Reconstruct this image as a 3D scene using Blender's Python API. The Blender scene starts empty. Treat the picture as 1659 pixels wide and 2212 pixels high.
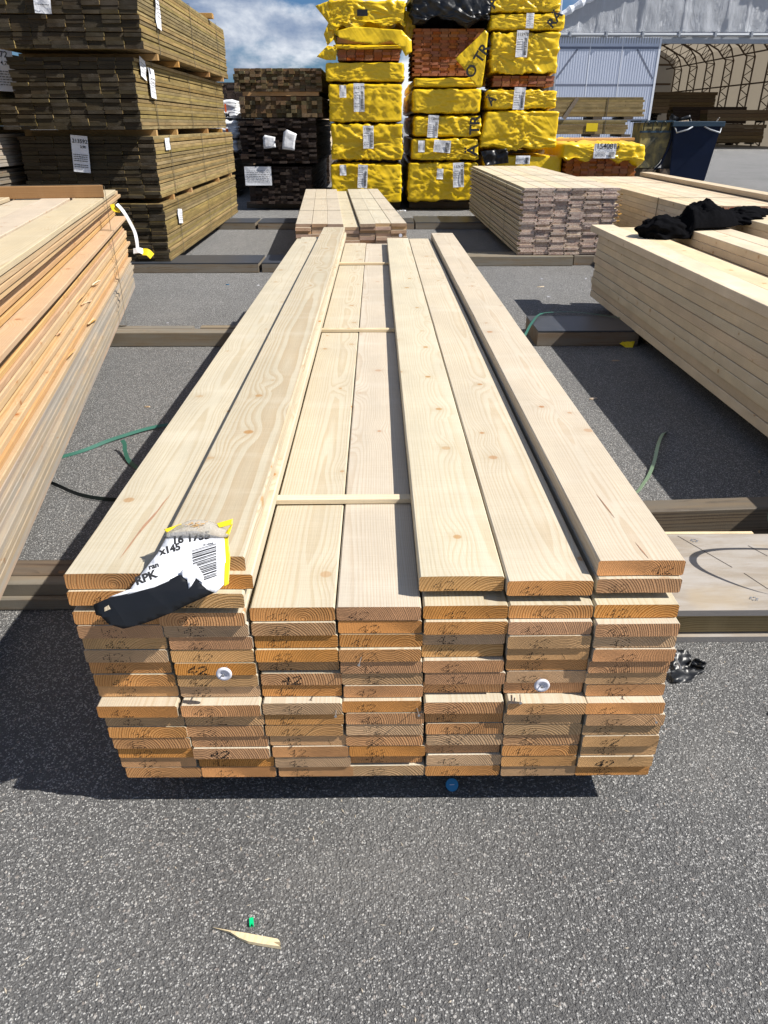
import bpy, bmesh, math, random
from mathutils import Vector, Matrix, noise as mn
R = math.radians
S = bpy.context.scene
COL = S.collection
random.seed(7)

# ------------------------------------------------------------------ camera
PITCH, YAW = R(28.187), R(0.57)
cd = bpy.data.cameras.new('camera')
cam = bpy.data.objects.new('camera', cd)
COL.objects.link(cam)
cam.location = (0, 0, 1.22)
cam.rotation_euler = (R(90) - PITCH, 0, -YAW)
cd.sensor_fit = 'VERTICAL'
cd.sensor_height = 36.0
cd.lens = 36.0 * 1560.0 / 2212.0
cd.clip_start = 0.02
cd.clip_end = 3000
S.camera = cam

# ------------------------------------------------------------------ light
SUN = Vector((0.88, -0.25, 1.0)).normalized()      # towards the sun
elev = math.asin(SUN.z)
azim = math.atan2(SUN.x, SUN.y)                    # from +Y clockwise
w = bpy.data.worlds.new('World')
S.world = w
w.use_nodes = True
wt = w.node_tree
wt.nodes.clear()
sl = bpy.data.lights.new('sun', 'SUN')
sl.energy = 5.0
sl.angle = R(0.53)
sl.color = (1.0, 0.955, 0.88)
so = bpy.data.objects.new('sun', sl)
COL.objects.link(so)
so.rotation_euler = SUN.to_track_quat('Z', 'Y').to_euler()
S.view_settings.view_transform = 'Standard'
S.view_settings.look = 'None'
S.view_settings.exposure = 0.56
S.view_settings.gamma = 1.0
S.view_settings.use_curve_mapping = False
S.render.engine = 'CYCLES'
try:
    S.cycles.max_bounces = 6
    S.cycles.diffuse_bounces = 3
    S.cycles.glossy_bounces = 3
    S.cycles.transmission_bounces = 4
    S.cycles.transparent_max_bounces = 8
    S.cycles.use_denoising = True
    S.cycles.sample_clamp_indirect = 6
except Exception:
    pass


# ------------------------------------------------------------------ node helper
class NT:
    def __init__(s, tree):
        s.t = tree
        s.N = tree.nodes
        s.L = tree.links

    def new(s, typ, **kw):
        n = s.N.new(typ)
        for k, v in kw.items():
            setattr(n, k, v)
        return n

    def put(s, sock, v):
        if v is None:
            return
        if hasattr(v, 'is_output'):
            s.L.new(v, sock)
        elif isinstance(v, (tuple, list)):
            if len(v) == 3 and sock.type == 'RGBA':
                v = (v[0], v[1], v[2], 1)
            sock.default_value = v
        else:
            sock.default_value = v

    def m(s, op, a, b=None, c=None, clamp=False):
        n = s.new('ShaderNodeMath', operation=op, use_clamp=clamp)
        s.put(n.inputs[0], a)
        if b is not None:
            s.put(n.inputs[1], b)
        if c is not None:
            s.put(n.inputs[2], c)
        return n.outputs[0]

    def vm(s, op, a, b=None):
        n = s.new('ShaderNodeVectorMath', operation=op)
        s.put(n.inputs[0], a)
        if b is not None:
            s.put(n.inputs['Scale' if op == 'SCALE' else 1], b)
        return n.outputs[0]

    def mix(s, f, a, b, blend='MIX'):
        n = s.new('ShaderNodeMix', data_type='RGBA', blend_type=blend)
        s.put(n.inputs[0], f)
        s.put(n.inputs[6], a)
        s.put(n.inputs[7], b)
        return n.outputs[2]

    def sep(s, v):
        n = s.new('ShaderNodeSeparateXYZ')
        s.put(n.inputs[0], v)
        return n.outputs

    def comb(s, x, y, z):
        n = s.new('ShaderNodeCombineXYZ')
        s.put(n.inputs[0], x)
        s.put(n.inputs[1], y)
        s.put(n.inputs[2], z)
        return n.outputs[0]

    def noise(s, v, sc, det=2.0, rough=0.5, dist=0.0):
        n = s.new('ShaderNodeTexNoise')
        s.put(n.inputs['Vector'], v)
        n.inputs['Scale'].default_value = sc
        n.inputs['Detail'].default_value = det
        n.inputs['Roughness'].default_value = rough
        n.inputs['Distortion'].default_value = dist
        return n.outputs['Fac']

    def vor(s, v, sc, feature='F1', rnd=1.0, dim='3D'):
        n = s.new('ShaderNodeTexVoronoi', feature=feature, voronoi_dimensions=dim)
        s.put(n.inputs['Vector'], v)
        n.inputs['Scale'].default_value = sc
        n.inputs['Randomness'].default_value = rnd
        return n

    def ramp(s, f, lo, hi, a=0.0, b=1.0):
        n = s.new('ShaderNodeMapRange', interpolation_type='SMOOTHSTEP')
        s.put(n.inputs[0], f)
        n.inputs[1].default_value = lo
        n.inputs[2].default_value = hi
        n.inputs[3].default_value = a
        n.inputs[4].default_value = b
        return n.outputs[0]

    def lin(s, f, lo, hi, a=0.0, b=1.0):
        n = s.new('ShaderNodeMapRange')
        s.put(n.inputs[0], f)
        n.inputs[1].default_value = lo
        n.inputs[2].default_value = hi
        n.inputs[3].default_value = a
        n.inputs[4].default_value = b
        return n.outputs[0]

    def bump(s, h, strength=0.3, dist=0.002, normal=None):
        n = s.new('ShaderNodeBump')
        n.inputs['Strength'].default_value = strength
        n.inputs['Distance'].default_value = dist
        s.put(n.inputs['Height'], h)
        if normal is not None:
            s.put(n.inputs['Normal'], normal)
        return n.outputs[0]


def mat(name, rough=0.6, spec=0.3):
    m = bpy.data.materials.new(name)
    m.use_nodes = True
    n = NT(m.node_tree)
    b = m.node_tree.nodes['Principled BSDF']
    b.inputs['Roughness'].default_value = rough
    b.inputs['Specular IOR Level'].default_value = spec
    return m, n, b


def plain(name, col, rough=0.6, spec=0.3, metal=0.0, var=0.12, scale=8.0):
    m, n, b = mat(name, rough, spec)
    co = n.new('ShaderNodeTexCoord').outputs['Object']
    f = n.noise(co, scale, 4, 0.6)
    c = n.mix(f, tuple(x * (1 - var) for x in col), tuple(min(1, x * (1 + var)) for x in col))
    n.put(b.inputs['Base Color'], c)
    b.inputs['Metallic'].default_value = metal
    return m


# ------------------------------------------------------------------ world sky (real sky + cloud layer)
def build_sky():
    n = NT(wt)
    out = n.new('ShaderNodeOutputWorld')
    bg = n.new('ShaderNodeBackground')
    sky = n.new('ShaderNodeTexSky', sky_type='NISHITA')
    sky.sun_disc = False
    sky.sun_elevation = elev
    sky.sun_rotation = azim
    sky.altitude = 50
    d = n.new('ShaderNodeTexCoord').outputs['Generated']
    sx, sy, sz = n.sep(d)
    p = n.comb(sx, sy, n.m('MULTIPLY', sz, 2.0))
    cover = n.noise(n.vm('ADD', p, (0.35, 0.2, 0.1)), 5.2, 9, 0.56, 0.1)
    body = n.noise(n.vm('ADD', p, (3.1, 1.7, 0.4)), 6.5, 9, 0.58, 0.15)
    body2 = n.noise(n.vm('ADD', p, (1.1, 4.7, 2.4)), 2.6, 4, 0.5, 0.0)
    cf = n.ramp(cover, 0.45, 0.55)
    shade = n.ramp(n.m('ADD', n.m('MULTIPLY', body, 0.6), n.m('MULTIPLY', body2, 0.4)), 0.45, 0.63)
    cloud = n.mix(shade, (3.1, 4.2, 6.4), (15.5, 15.8, 16.0))
    skyb = n.vm('MULTIPLY', sky.outputs[0], (0.45, 0.72, 1.12))
    col = n.mix(n.m('MULTIPLY', cf, 0.93), skyb, cloud)
    n.put(bg.inputs[0], col)
    bg.inputs[1].default_value = 0.05
    n.L.new(bg.outputs[0], out.inputs[0])


build_sky()


# ------------------------------------------------------------------ wood
def wood(name, early, late, knot=(0.30, 0.15, 0.06), end=False, contrast=1.0, spacing=0.0042, knots=1.0,
         tint=0.14, alt=None, rough=0.62, dirt=None, dirt_amt=0.0, grey=None, saw=0.5, hue=0.018, patchy=0.12):
    m, n, b = mat(name, rough, 0.25)
    co = n.new('ShaderNodeTexCoord').outputs['Object']
    rnd = n.new('ShaderNodeObjectInfo').outputs['Random']
    r2 = n.m('FRACT', n.m('MULTIPLY', rnd, 17.31))
    r3 = n.m('FRACT', n.m('MULTIPLY', rnd, 91.7))
    r4 = n.m('FRACT', n.m('MULTIPLY', rnd, 211.3))
    x, y, z = n.sep(co)
    yo = n.m('ADD', y, n.m('MULTIPLY', rnd, 53.0))
    # pith line wanders along the board
    drift = n.noise(n.comb(n.m('MULTIPLY', r2, 9.0), n.m('MULTIPLY', yo, 0.55), 0.0), 1.0, 3, 0.5)
    drift2 = n.noise(n.comb(n.m('MULTIPLY', r3, 9.0), n.m('MULTIPLY', yo, 0.55), 5.0), 1.0, 3, 0.5)
    px = n.m('ADD', n.m('MULTIPLY', n.m('SUBTRACT', r2, 0.5), 0.15), n.m('MULTIPLY', n.m('SUBTRACT', drift, 0.5), 0.05))
    pz = n.m('SUBTRACT', n.m('MULTIPLY', n.m('SUBTRACT', drift2, 0.5), 0.032), n.m('ADD', -0.006 if end else 0.012, n.m('MULTIPLY', r3, 0.06)))
    dx = n.m('SUBTRACT', x, px)
    dz = n.m('SUBTRACT', z, pz)
    r = n.m('SQRT', n.m('ADD', n.m('MULTIPLY', dx, dx), n.m('MULTIPLY', dz, dz)))
    wob = n.noise(n.comb(n.m('MULTIPLY', x, 12.0), n.m('MULTIPLY', yo, 1.3), n.m('MULTIPLY', z, 12.0)), 1.0, 4, 0.6)
    r = n.m('ADD', r, n.m('MULTIPLY', n.m('SUBTRACT', wob, 0.5), 0.0065))
    # knots, scattered one or two to a foot
    nx_ = n.m('ABSOLUTE', n.sep(n.new('ShaderNodeTexCoord').outputs['Normal'])[0])
    fx = n.m('GREATER_THAN', nx_, 0.6)
    lat = n.m('ADD', n.m('MULTIPLY', x, n.m('SUBTRACT', 1.0, fx)), n.m('MULTIPLY', n.m('ADD', z, 3.0), fx))
    kx = n.m('ADD', n.m('MULTIPLY', lat, 11.0), n.m('MULTIPLY', r4, 40.0))
    ky = n.m('MULTIPLY', yo, 3.1)
    kv = n.comb(kx, ky, 0.0)
    vo = n.vor(kv, 1.0, dim='2D')
    pos = n.sep(vo.outputs['Position'])
    kr = n.sep(vo.outputs['Color'])
    ddx = n.m('DIVIDE', n.m('SUBTRACT', kx, pos[0]), 11.0)
    ddy = n.m('DIVIDE', n.m('SUBTRACT', ky, pos[1]), 3.1)
    q = n.m('ADD', n.m('MULTIPLY', ddx, ddx), n.m('MULTIPLY', ddy, ddy))
    kd = n.m('SQRT', q)
    has = n.m('GREATER_THAN', kr[0], 1.0 - 0.42 * knots)
    size = n.m('ADD', 0.0035, n.m('MULTIPLY', kr[1], 0.0085))
    kmask = n.m('MULTIPLY', has, n.m('SUBTRACT', 1.0, n.ramp(n.m('DIVIDE', kd, size), 0.75, 1.15)))
    halo = n.m('MULTIPLY', has, n.m('SUBTRACT', 1.0, n.ramp(n.m('DIVIDE', kd, n.m('MULTIPLY', size, 4.2)), 0.1, 1.0)))
    q2 = n.m('ADD', n.m('MULTIPLY', n.m('MULTIPLY', ddx, ddx), 1500.0), n.m('MULTIPLY', n.m('MULTIPLY', ddy, ddy), 260.0))
    defl = n.m('MULTIPLY', has, n.m('MULTIPLY', n.m('POWER', 2.718, n.m('MULTIPLY', q2, -1.0)), 0.011))
    if not end:
        r = n.m('ADD', r, defl)
    sp = n.m('MULTIPLY', spacing, n.m('ADD', 0.75, n.m('MULTIPLY', r4, 0.7)))
    # uneven year rings
    un = n.noise(n.comb(r, n.m('MULTIPLY', r2, 50), 0.0), 90.0, 2, 0.5)
    ph = n.m('ADD', n.m('DIVIDE', r, sp), n.m('MULTIPLY', un, 1.6))
    fr = n.m('FRACT', ph)
    lw = n.m('MULTIPLY', n.ramp(fr, 0.35, 0.88), n.m('SUBTRACT', 1.0, n.ramp(fr, 0.92, 1.0)))
    fib = n.noise(n.comb(n.m('MULTIPLY', x, 420.0), n.m('MULTIPLY', yo, 14.0), n.m('MULTIPLY', z, 420.0)), 1.0, 2, 0.6)
    patch = n.noise(n.comb(n.m('MULTIPLY', x, 9.0), n.m('MULTIPLY', yo, 3.0), n.m('MULTIPLY', z, 9.0)), 1.0, 4, 0.6)
    f = n.m('MULTIPLY', lw, contrast * 0.75, clamp=True)
    if end:
        f = n.m('MULTIPLY', f, n.m('ADD', 0.40, n.m('MULTIPLY', r4, 0.75)), clamp=True)
    f = n.m('MULTIPLY', f, n.m('ADD', 0.45, n.m('MULTIPLY', patch, 1.1)), clamp=True)
    c = n.mix(f, early, late)
    if alt is not None:
        c2 = n.mix(f, alt[0], alt[1])
        c = n.mix(n.ramp(r3, 0.45, 0.85), c, c2)
    sheen_band = n.noise(n.comb(n.m('MULTIPLY', x, 3.0), n.m('MULTIPLY', yo, 9.0), r4), 1.0, 3, 0.6)  # chatoyant sheen put into the colour as paler crosswise bands
    c = n.mix(n.m('MULTIPLY', n.ramp(sheen_band, 0.48, 0.72), 0.0 if end else 0.35), c, tuple(min(1, v * k) for v, k in zip(early, (1.12, 1.14, 1.2))))
    c = n.mix(n.m('MULTIPLY', n.m('SUBTRACT', 1.0, fib), 0.22), c, tuple(v * 0.72 for v in late))
    if not end and knots > 0:
        c = n.mix(n.m('MULTIPLY', halo, 0.28), c, tuple(v * 0.9 for v in late))
        kring = n.m('FRACT', n.m('MULTIPLY', kd, 420.0))
        kc = n.mix(n.m('MULTIPLY', kring, 0.6), knot, tuple(min(1, v * 1.7) for v in knot))
        c = n.mix(n.m('MULTIPLY', kmask, n.m('ADD', 0.35, n.m('MULTIPLY', kr[2], 0.55))), c, kc)
    if not end:
        sc_ = n.noise(n.comb(n.m('MULTIPLY', x, 9.0), n.m('MULTIPLY', yo, 190.0), z), 1.0, 2, 0.5)
        c = n.vm('SCALE', c, n.m('ADD', 0.93, n.m('MULTIPLY', sc_, 0.14)))
    if grey is not None:
        g = n.noise(n.comb(n.m('MULTIPLY', x, 20.0), n.m('MULTIPLY', yo, 2.0), n.m('MULTIPLY', z, 20.0)), 1.0, 5, 0.65)
        c = n.mix(n.ramp(g, 0.35, 0.65), c, grey)
    if dirt is not None:
        g = n.noise(n.comb(n.m('MULTIPLY', x, 60.0), n.m('MULTIPLY', yo, 60.0), n.m('MULTIPLY', z, 110.0)), 1.0, 4, 0.7)
        c = n.mix(n.m('MULTIPLY', n.ramp(g, 0.42, 0.6), dirt_amt), c, dirt)
    c = n.vm('SCALE', c, n.m('ADD', 1.0 - patchy * 0.5, n.m('MULTIPLY', n.ramp(patch, 0.3, 0.7), patchy)))
    # board to board variation
    hs = n.new('ShaderNodeHueSaturation')
    n.put(hs.inputs['Hue'], n.m('ADD', 0.5, n.m('MULTIPLY', n.m('SUBTRACT', r4, 0.5), hue)))
    n.put(hs.inputs['Saturation'], n.m('ADD', 0.92, n.m('MULTIPLY', r2, 0.22)))
    n.put(hs.inputs['Value'], n.m('ADD', 1.0 - tint, n.m('MULTIPLY', rnd, tint * 2)))
    n.put(hs.inputs['Color'], c)
    n.put(b.inputs['Base Color'], hs.outputs[0])
    if end:
        g = n.noise(n.comb(n.m('MULTIPLY', x, 260.0), 0.0, n.m('MULTIPLY', z, 700.0)), 1.0, 3, 0.7)
        h = n.m('ADD', n.m('MULTIPLY', lw, 0.8), n.m('MULTIPLY', g, 1.0))
        n.put(b.inputs['Normal'], n.bump(h, 0.85, 0.0012))
    else:
        sawn = n.noise(n.comb(n.m('MULTIPLY', x, 18.0), n.m('MULTIPLY', yo, 260.0), n.m('MULTIPLY', z, 18.0)), 1.0, 2, 0.5)
        h = n.m('ADD', n.m('MULTIPLY', fib, 0.7), n.m('ADD', n.m('MULTIPLY', sawn, saw), n.m('MULTIPLY', patch, 1.4)))
        n.put(b.inputs['Normal'], n.bump(h, 0.35, 0.0016))
    return m


SPR = (0.535, 0.475, 0.370)
SPRL = (0.42, 0.325, 0.210)
M = {}
M['spruce'] = wood('spruce_face', SPR, SPRL, contrast=0.68, alt=((0.555, 0.50, 0.40), (0.47, 0.38, 0.265)), tint=0.05, knots=1.25)
M['spruce_bold'] = wood('bold_grained_face', (0.50, 0.44, 0.34), (0.39, 0.285, 0.185), contrast=0.85, spacing=0.0052, knots=1.5, tint=0.02)
M['spruce_end'] = wood('spruce_end_grain', (0.74, 0.385, 0.165), (0.42, 0.17, 0.06), end=True, contrast=1.15, spacing=0.0034,
                       alt=((0.74, 0.48, 0.26), (0.48, 0.27, 0.12)), tint=0.13, patchy=0.3, hue=0.006)
M['pale'] = wood('planed_spruce_face', (0.66, 0.55, 0.39), (0.56, 0.41, 0.24), contrast=0.6, tint=0.08, saw=0.2, patchy=0.2, knots=1.3)
M['pale_end'] = wood('planed_spruce_end', (0.62, 0.42, 0.25), (0.42, 0.25, 0.13), end=True, contrast=1.2,
                     dirt=(0.30, 0.17, 0.13), dirt_amt=0.5)
M['pack_end'] = wood('weathered_end_grain', (0.52, 0.36, 0.25), (0.36, 0.22, 0.14), end=True, contrast=1.2,
                     alt=((0.58, 0.38, 0.22), (0.38, 0.22, 0.10)), tint=0.2)
M['tg'] = wood('tongue_groove_face', (0.60, 0.52, 0.385), (0.50, 0.39, 0.26), contrast=0.5, tint=0.05)
M['tg_end'] = wood('tongue_groove_end', (0.66, 0.56, 0.48), (0.50, 0.37, 0.29), end=True, contrast=1.0,
                   dirt=(0.27, 0.12, 0.095), dirt_amt=0.6, tint=0.2)
M['larch'] = wood('warm_cladding_face', (0.54, 0.35, 0.185), (0.42, 0.235, 0.105), contrast=0.7, tint=0.10,
                  alt=((0.56, 0.42, 0.27), (0.46, 0.31, 0.17)), knot=(0.26, 0.10, 0.04))
M['larch_grey'] = wood('silvered_cladding_face', (0.40, 0.32, 0.24), (0.30, 0.22, 0.145), contrast=0.8, tint=0.08,
                       grey=(0.29, 0.26, 0.225), knot=(0.24, 0.12, 0.06))
M['larch_top'] = wood('pale_cladding_top', (0.50, 0.42, 0.31), (0.41, 0.31, 0.20), contrast=0.8, tint=0.14)
M['treated'] = wood('pressure_treated_face', (0.27, 0.205, 0.095), (0.17, 0.115, 0.045), contrast=1.0, tint=0.24,
                    knot=(0.07, 0.04, 0.015), patchy=0.5, knots=1.6)
M['treated_end'] = wood('pressure_treated_end', (0.048, 0.036, 0.020), (0.030, 0.022, 0.012), end=True, contrast=1.0, tint=0.2,
                        alt=((0.062, 0.047, 0.026), (0.038, 0.028, 0.015)))
M['brown'] = wood('brown_treated_face', (0.18, 0.125, 0.065), (0.11, 0.07, 0.03), contrast=1.0, tint=0.25)
M['brown_end'] = wood('brown_treated_end', (0.17, 0.11, 0.06), (0.10, 0.06, 0.03), end=True, contrast=1.0, tint=0.22,
                      alt=((0.12, 0.10, 0.05), (0.07, 0.055, 0.025)))
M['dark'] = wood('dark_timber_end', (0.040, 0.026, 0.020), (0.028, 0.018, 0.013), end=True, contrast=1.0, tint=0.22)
M['red'] = wood('red_primed_end', (0.36, 0.125, 0.045), (0.24, 0.08, 0.03), end=True, contrast=0.8, tint=0.14)
M['bearer'] = wood('weathered_bearer', (0.21, 0.165, 0.115), (0.14, 0.10, 0.065), contrast=1.2, grey=(0.19, 0.17, 0.14), tint=0.15)
M['bearer_dark'] = wood('old_dark_beam', (0.15, 0.11, 0.075), (0.06, 0.04, 0.028), contrast=1.5, grey=(0.115, 0.095, 0.075), tint=0.1, spacing=0.008)
M['batten'] = wood('orange_batten', (0.50, 0.30, 0.13), (0.38, 0.20, 0.07), contrast=0.8, tint=0.1)
M['rbatten'] = wood('reddish_batten', (0.30, 0.165, 0.085), (0.21, 0.10, 0.045), contrast=0.9, tint=0.05, knot=(0.14, 0.05, 0.03))
M['film_ply'] = plain('black_film_faced_ply', (0.045, 0.05, 0.06), 0.38, 0.4, var=0.35, scale=14)
M['ink'] = plain('black_ink', (0.02, 0.018, 0.018), 0.7, 0.1)
M['blackish'] = plain('printed_black', (0.03, 0.03, 0.032), 0.6, 0.2)
M['redink'] = plain('red_stencil_ink', (0.42, 0.05, 0.035), 0.7, 0.1)
M['orangeink'] = plain('orange_print', (0.9, 0.16, 0.03), 0.6, 0.2)
M['steel'] = plain('nail_steel', (0.55, 0.55, 0.55), 0.35, 0.5, metal=0.8)
M['galv'] = plain('galvanised_steel', (0.36, 0.38, 0.41), 0.5, 0.4, metal=0.3)
M['truss'] = plain('rusty_brown_truss', (0.10, 0.07, 0.05), 0.6, 0.3)
M['white_plastic'] = plain('white_plastic_cap', (0.66, 0.66, 0.72), 0.6, 0.25, var=0.04)
M['blue_plastic'] = plain('blue_plastic_cap', (0.02, 0.20, 0.42), 0.4, 0.4, var=0.05)
M['cloth'] = plain('black_fleece', (0.005, 0.005, 0.006), 0.95, 0.02, var=0.4, scale=60)
M['resin'] = plain('resin_streak', (0.36, 0.21, 0.13), 0.5, 0.3, var=0.3, scale=60)
M['strap_green'] = plain('green_pet_strap', (0.025, 0.105, 0.075), 0.4, 0.5, var=0.2)
M['strap_pale'] = plain('pale_green_strap', (0.22, 0.32, 0.20), 0.35, 0.5, var=0.15)
M['strap_dark'] = plain('black_strap', (0.012, 0.02, 0.018), 0.35, 0.5)
M['strap_grey'] = plain('grey_brown_strap', (0.11, 0.09, 0.06), 0.5, 0.4)
M['green_chip'] = plain('bright_green_plastic', (0.0, 0.55, 0.20), 0.4, 0.4, var=0.05)
M['yellow_scrap'] = plain('yellow_scrap_plastic', (0.80, 0.60, 0.02), 0.4, 0.4, var=0.1)
M['bin_blue'] = plain('dark_blue_bin_plastic', (0.004, 0.011, 0.036), 0.6, 0.2, var=0.3, scale=3)
M['bin_rim'] = plain('blue_grey_bin_rim', (0.02, 0.045, 0.075), 0.45, 0.4, var=0.2)


def film(name, col, col2, rough, sc, strength):
    m, n, b = mat(name, rough, 0.5)
    co = n.new('ShaderNodeTexCoord').outputs['Object']
    rnd = n.new('ShaderNodeObjectInfo').outputs['Random']
    x, y, z = n.sep(co)
    off = n.m('MULTIPLY', rnd, 31.0)
    v = n.comb(n.m('ADD', x, off), n.m('MULTIPLY', y, 1.0), z)
    warp = n.noise(v, 2.2, 2, 0.5)
    d1 = n.comb(n.m('ADD', n.m('ADD', n.m('MULTIPLY', x, 0.7), n.m('MULTIPLY', z, -1.0)), n.m('MULTIPLY', warp, 0.45)), n.m('MULTIPLY', z, 0.12), n.m('ADD', off, y))
    f1 = n.m('ABSOLUTE', n.m('SUBTRACT', n.noise(d1, sc * 1.5, 2, 0.45), 0.5))
    d2 = n.comb(n.m('ADD', n.m('MULTIPLY', x, 1.0), n.m('MULTIPLY', z, 0.8)), n.m('MULTIPLY', z, 0.16), n.m('ADD', off, y))
    f2 = n.m('ABSOLUTE', n.m('SUBTRACT', n.noise(d2, sc * 2.2, 2, 0.5), 0.5))
    vv = n.vor(v, sc * 1.3, 'F1')
    h = n.m('ADD', n.m('MULTIPLY', n.m('SUBTRACT', 0.5, f1), 1.3), n.m('ADD', n.m('MULTIPLY', n.m('SUBTRACT', 0.5, f2), 0.8), n.m('MULTIPLY', vv.outputs['Distance'], 0.16)))
    c = n.mix(n.noise(v, 3.0, 4, 0.6), col, col2)
    n.put(b.inputs['Base Color'], c)
    n.put(b.inputs['Normal'], n.bump(h, strength, 0.05))
    return m


M['yellow'] = film('yellow_wrap_film', (0.80, 0.545, 0.010), (0.72, 0.47, 0.006), 0.34, 3.0, 0.36)
M['black_film'] = film('black_wrap_film', (0.006, 0.0065, 0.008), (0.010, 0.011, 0.013), 0.38, 3.0, 0.3)
M['white_film'] = film('white_wrap_film', (0.80, 0.80, 0.80), (0.74, 0.76, 0.78), 0.35, 3.0, 0.5)
M['fabric'] = None


def make_misc():
    m, n, b = mat('white_paper', 0.5, 0.35)
    co = n.new('ShaderNodeTexCoord').outputs['Object']
    n.put(b.inputs['Base Color'], n.mix(n.noise(co, 30, 3), (0.74, 0.75, 0.79), (0.82, 0.83, 0.86)))
    n.put(b.inputs['Normal'], n.bump(n.noise(co, 14, 4, 0.6), 0.4, 0.02))
    M['paper'] = m
    m, n, b = mat('tent_fabric', 0.7, 0.1)
    co = n.new('ShaderNodeTexCoord').outputs['Object']
    x, y, z = n.sep(co)
    v = n.comb(n.m('MULTIPLY', x, 1.6), y, n.m('MULTIPLY', z, 0.5))
    f = n.m('ABSOLUTE', n.m('SUBTRACT', n.noise(v, 1.0, 5, 0.6, 0.6), 0.5))
    n.put(b.inputs['Base Color'], n.mix(n.noise(co, 0.6, 3), (0.66, 0.69, 0.75), (0.74, 0.77, 0.82)))
    n.put(b.inputs['Normal'], n.bump(n.m('SUBTRACT', 0.5, f), 0.5, 0.12))
    M['fabric'] = m
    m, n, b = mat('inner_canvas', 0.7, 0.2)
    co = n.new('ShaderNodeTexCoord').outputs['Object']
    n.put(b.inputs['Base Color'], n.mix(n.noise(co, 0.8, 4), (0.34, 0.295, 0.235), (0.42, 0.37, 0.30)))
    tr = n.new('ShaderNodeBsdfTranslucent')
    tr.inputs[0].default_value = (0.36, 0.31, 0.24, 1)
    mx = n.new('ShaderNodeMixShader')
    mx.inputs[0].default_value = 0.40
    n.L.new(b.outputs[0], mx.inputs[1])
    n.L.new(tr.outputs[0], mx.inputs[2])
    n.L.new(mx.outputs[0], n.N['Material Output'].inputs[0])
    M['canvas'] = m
    m, n, b = mat('polycarbonate_sheet', 0.35, 0.4)
    co = n.new('ShaderNodeTexCoord').outputs['Object']
    n.put(b.inputs['Base Color'], n.mix(n.noise(co, 1.5, 3), (0.56, 0.60, 0.70), (0.64, 0.68, 0.78)))
    M['poly'] = m
    M['poly_trim'] = plain('white_sheet_joint', (0.75, 0.77, 0.82), 0.4, 0.4, var=0.05)
    # grey plywood
    m, n, b = mat('grey_plywood', 0.7, 0.2)
    co = n.new('ShaderNodeTexCoord').outputs['Object']
    x, y, z = n.sep(co)
    f = n.noise(n.comb(n.m('MULTIPLY', x, 5.0), n.m('MULTIPLY', y, 22.0), z), 1.0, 6, 0.65, 0.4)
    f2 = n.noise(n.comb(n.m('MULTIPLY', x, 60.0), n.m('MULTIPLY', y, 300.0), z), 1.0, 3, 0.6)
    c = n.mix(n.ramp(f, 0.3, 0.7), (0.27, 0.23, 0.185), (0.37, 0.345, 0.32))
    c = n.mix(n.m('MULTIPLY', n.ramp(n.noise(co, 6.0, 4), 0.5, 0.75), 0.5), c, (0.38, 0.30, 0.19))
    c = n.mix(n.m('MULTIPLY', f2, 0.25), c, (0.30, 0.25, 0.2))
    n.put(b.inputs['Base Color'], c)
    n.put(b.inputs['Normal'], n.bump(n.m('ADD', f, f2), 0.3, 0.002))
    M['ply'] = m
    m, n, b = mat('plywood_edge', 0.8, 0.1)
    co = n.new('ShaderNodeTexCoord').outputs['Object']
    x, y, z = n.sep(co)
    f = n.m('FRACT', n.m('MULTIPLY', z, 360.0))
    g = n.noise(n.comb(n.m('MULTIPLY', x, 30.0), y, n.m('MULTIPLY', z, 300.0)), 1.0, 4, 0.7)
    n.put(b.inputs['Base Color'], n.mix(n.m('MULTIPLY', n.m('ADD', n.ramp(f, 0.3, 0.7), g), 0.6), (0.10, 0.10, 0.11), (0.30, 0.28, 0.26)))
    M['ply_edge'] = m
    # see-through plastic
    m, n, b = mat('clear_crumpled_film', 0.18, 0.5)
    co = n.new('ShaderNodeTexCoord').outputs['Object']
    tp = n.new('ShaderNodeBsdfTransparent')
    b.inputs['Base Color'].default_value = (0.60, 0.57, 0.52, 1)
    n.put(b.inputs['Normal'], n.bump(n.noise(co, 40, 4, 0.6), 0.6, 0.01))
    mx = n.new('ShaderNodeMixShader')
    mx.inputs[0].default_value = 0.62
    n.L.new(tp.outputs[0], mx.inputs[1])
    n.L.new(b.outputs[0], mx.inputs[2])
    n.L.new(mx.outputs[0], n.N['Material Output'].inputs[0])
    M['clear'] = m
    # stained bin
    m, n, b = mat('grimy_green_bin', 0.5, 0.3)
    co = n.new('ShaderNodeTexCoord').outputs['Object']
    f = n.noise(co, 2.6, 5, 0.65, 0.5)
    c = n.mix(n.ramp(f, 0.38, 0.66), (0.055, 0.055, 0.04), (0.27, 0.22, 0.08))
    n.put(b.inputs['Base Color'], c)
    M['bin_green'] = m
    # asphalt
    m, n, b = mat('asphalt_surface', 0.85, 0.25)
    co = n.new('ShaderNodeTexCoord').outputs['Object']
    wn = n.new('ShaderNodeTexNoise')
    n.put(wn.inputs['Vector'], co)
    wn.inputs['Scale'].default_value = 170.0
    wn.inputs['Detail'].default_value = 2.0
    wco = n.vm('ADD', co, n.vm('SCALE', n.vm('SUBTRACT', wn.outputs['Color'], (0.5, 0.5, 0.5)), 0.0065))
    v1 = n.vor(wco, 250.0)
    v2 = n.vor(n.vm('ADD', wco, (3.3, 7.7, 0)), 120.0)
    c1 = n.sep(v1.outputs['Color'])
    c2 = n.sep(v2.outputs['Color'])
    s1 = n.m('MULTIPLY', n.m('SUBTRACT', 1.0, n.ramp(v1.outputs['Distance'], 0.25, 0.6)), n.ramp(c1[0], 0.36, 0.72))
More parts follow.
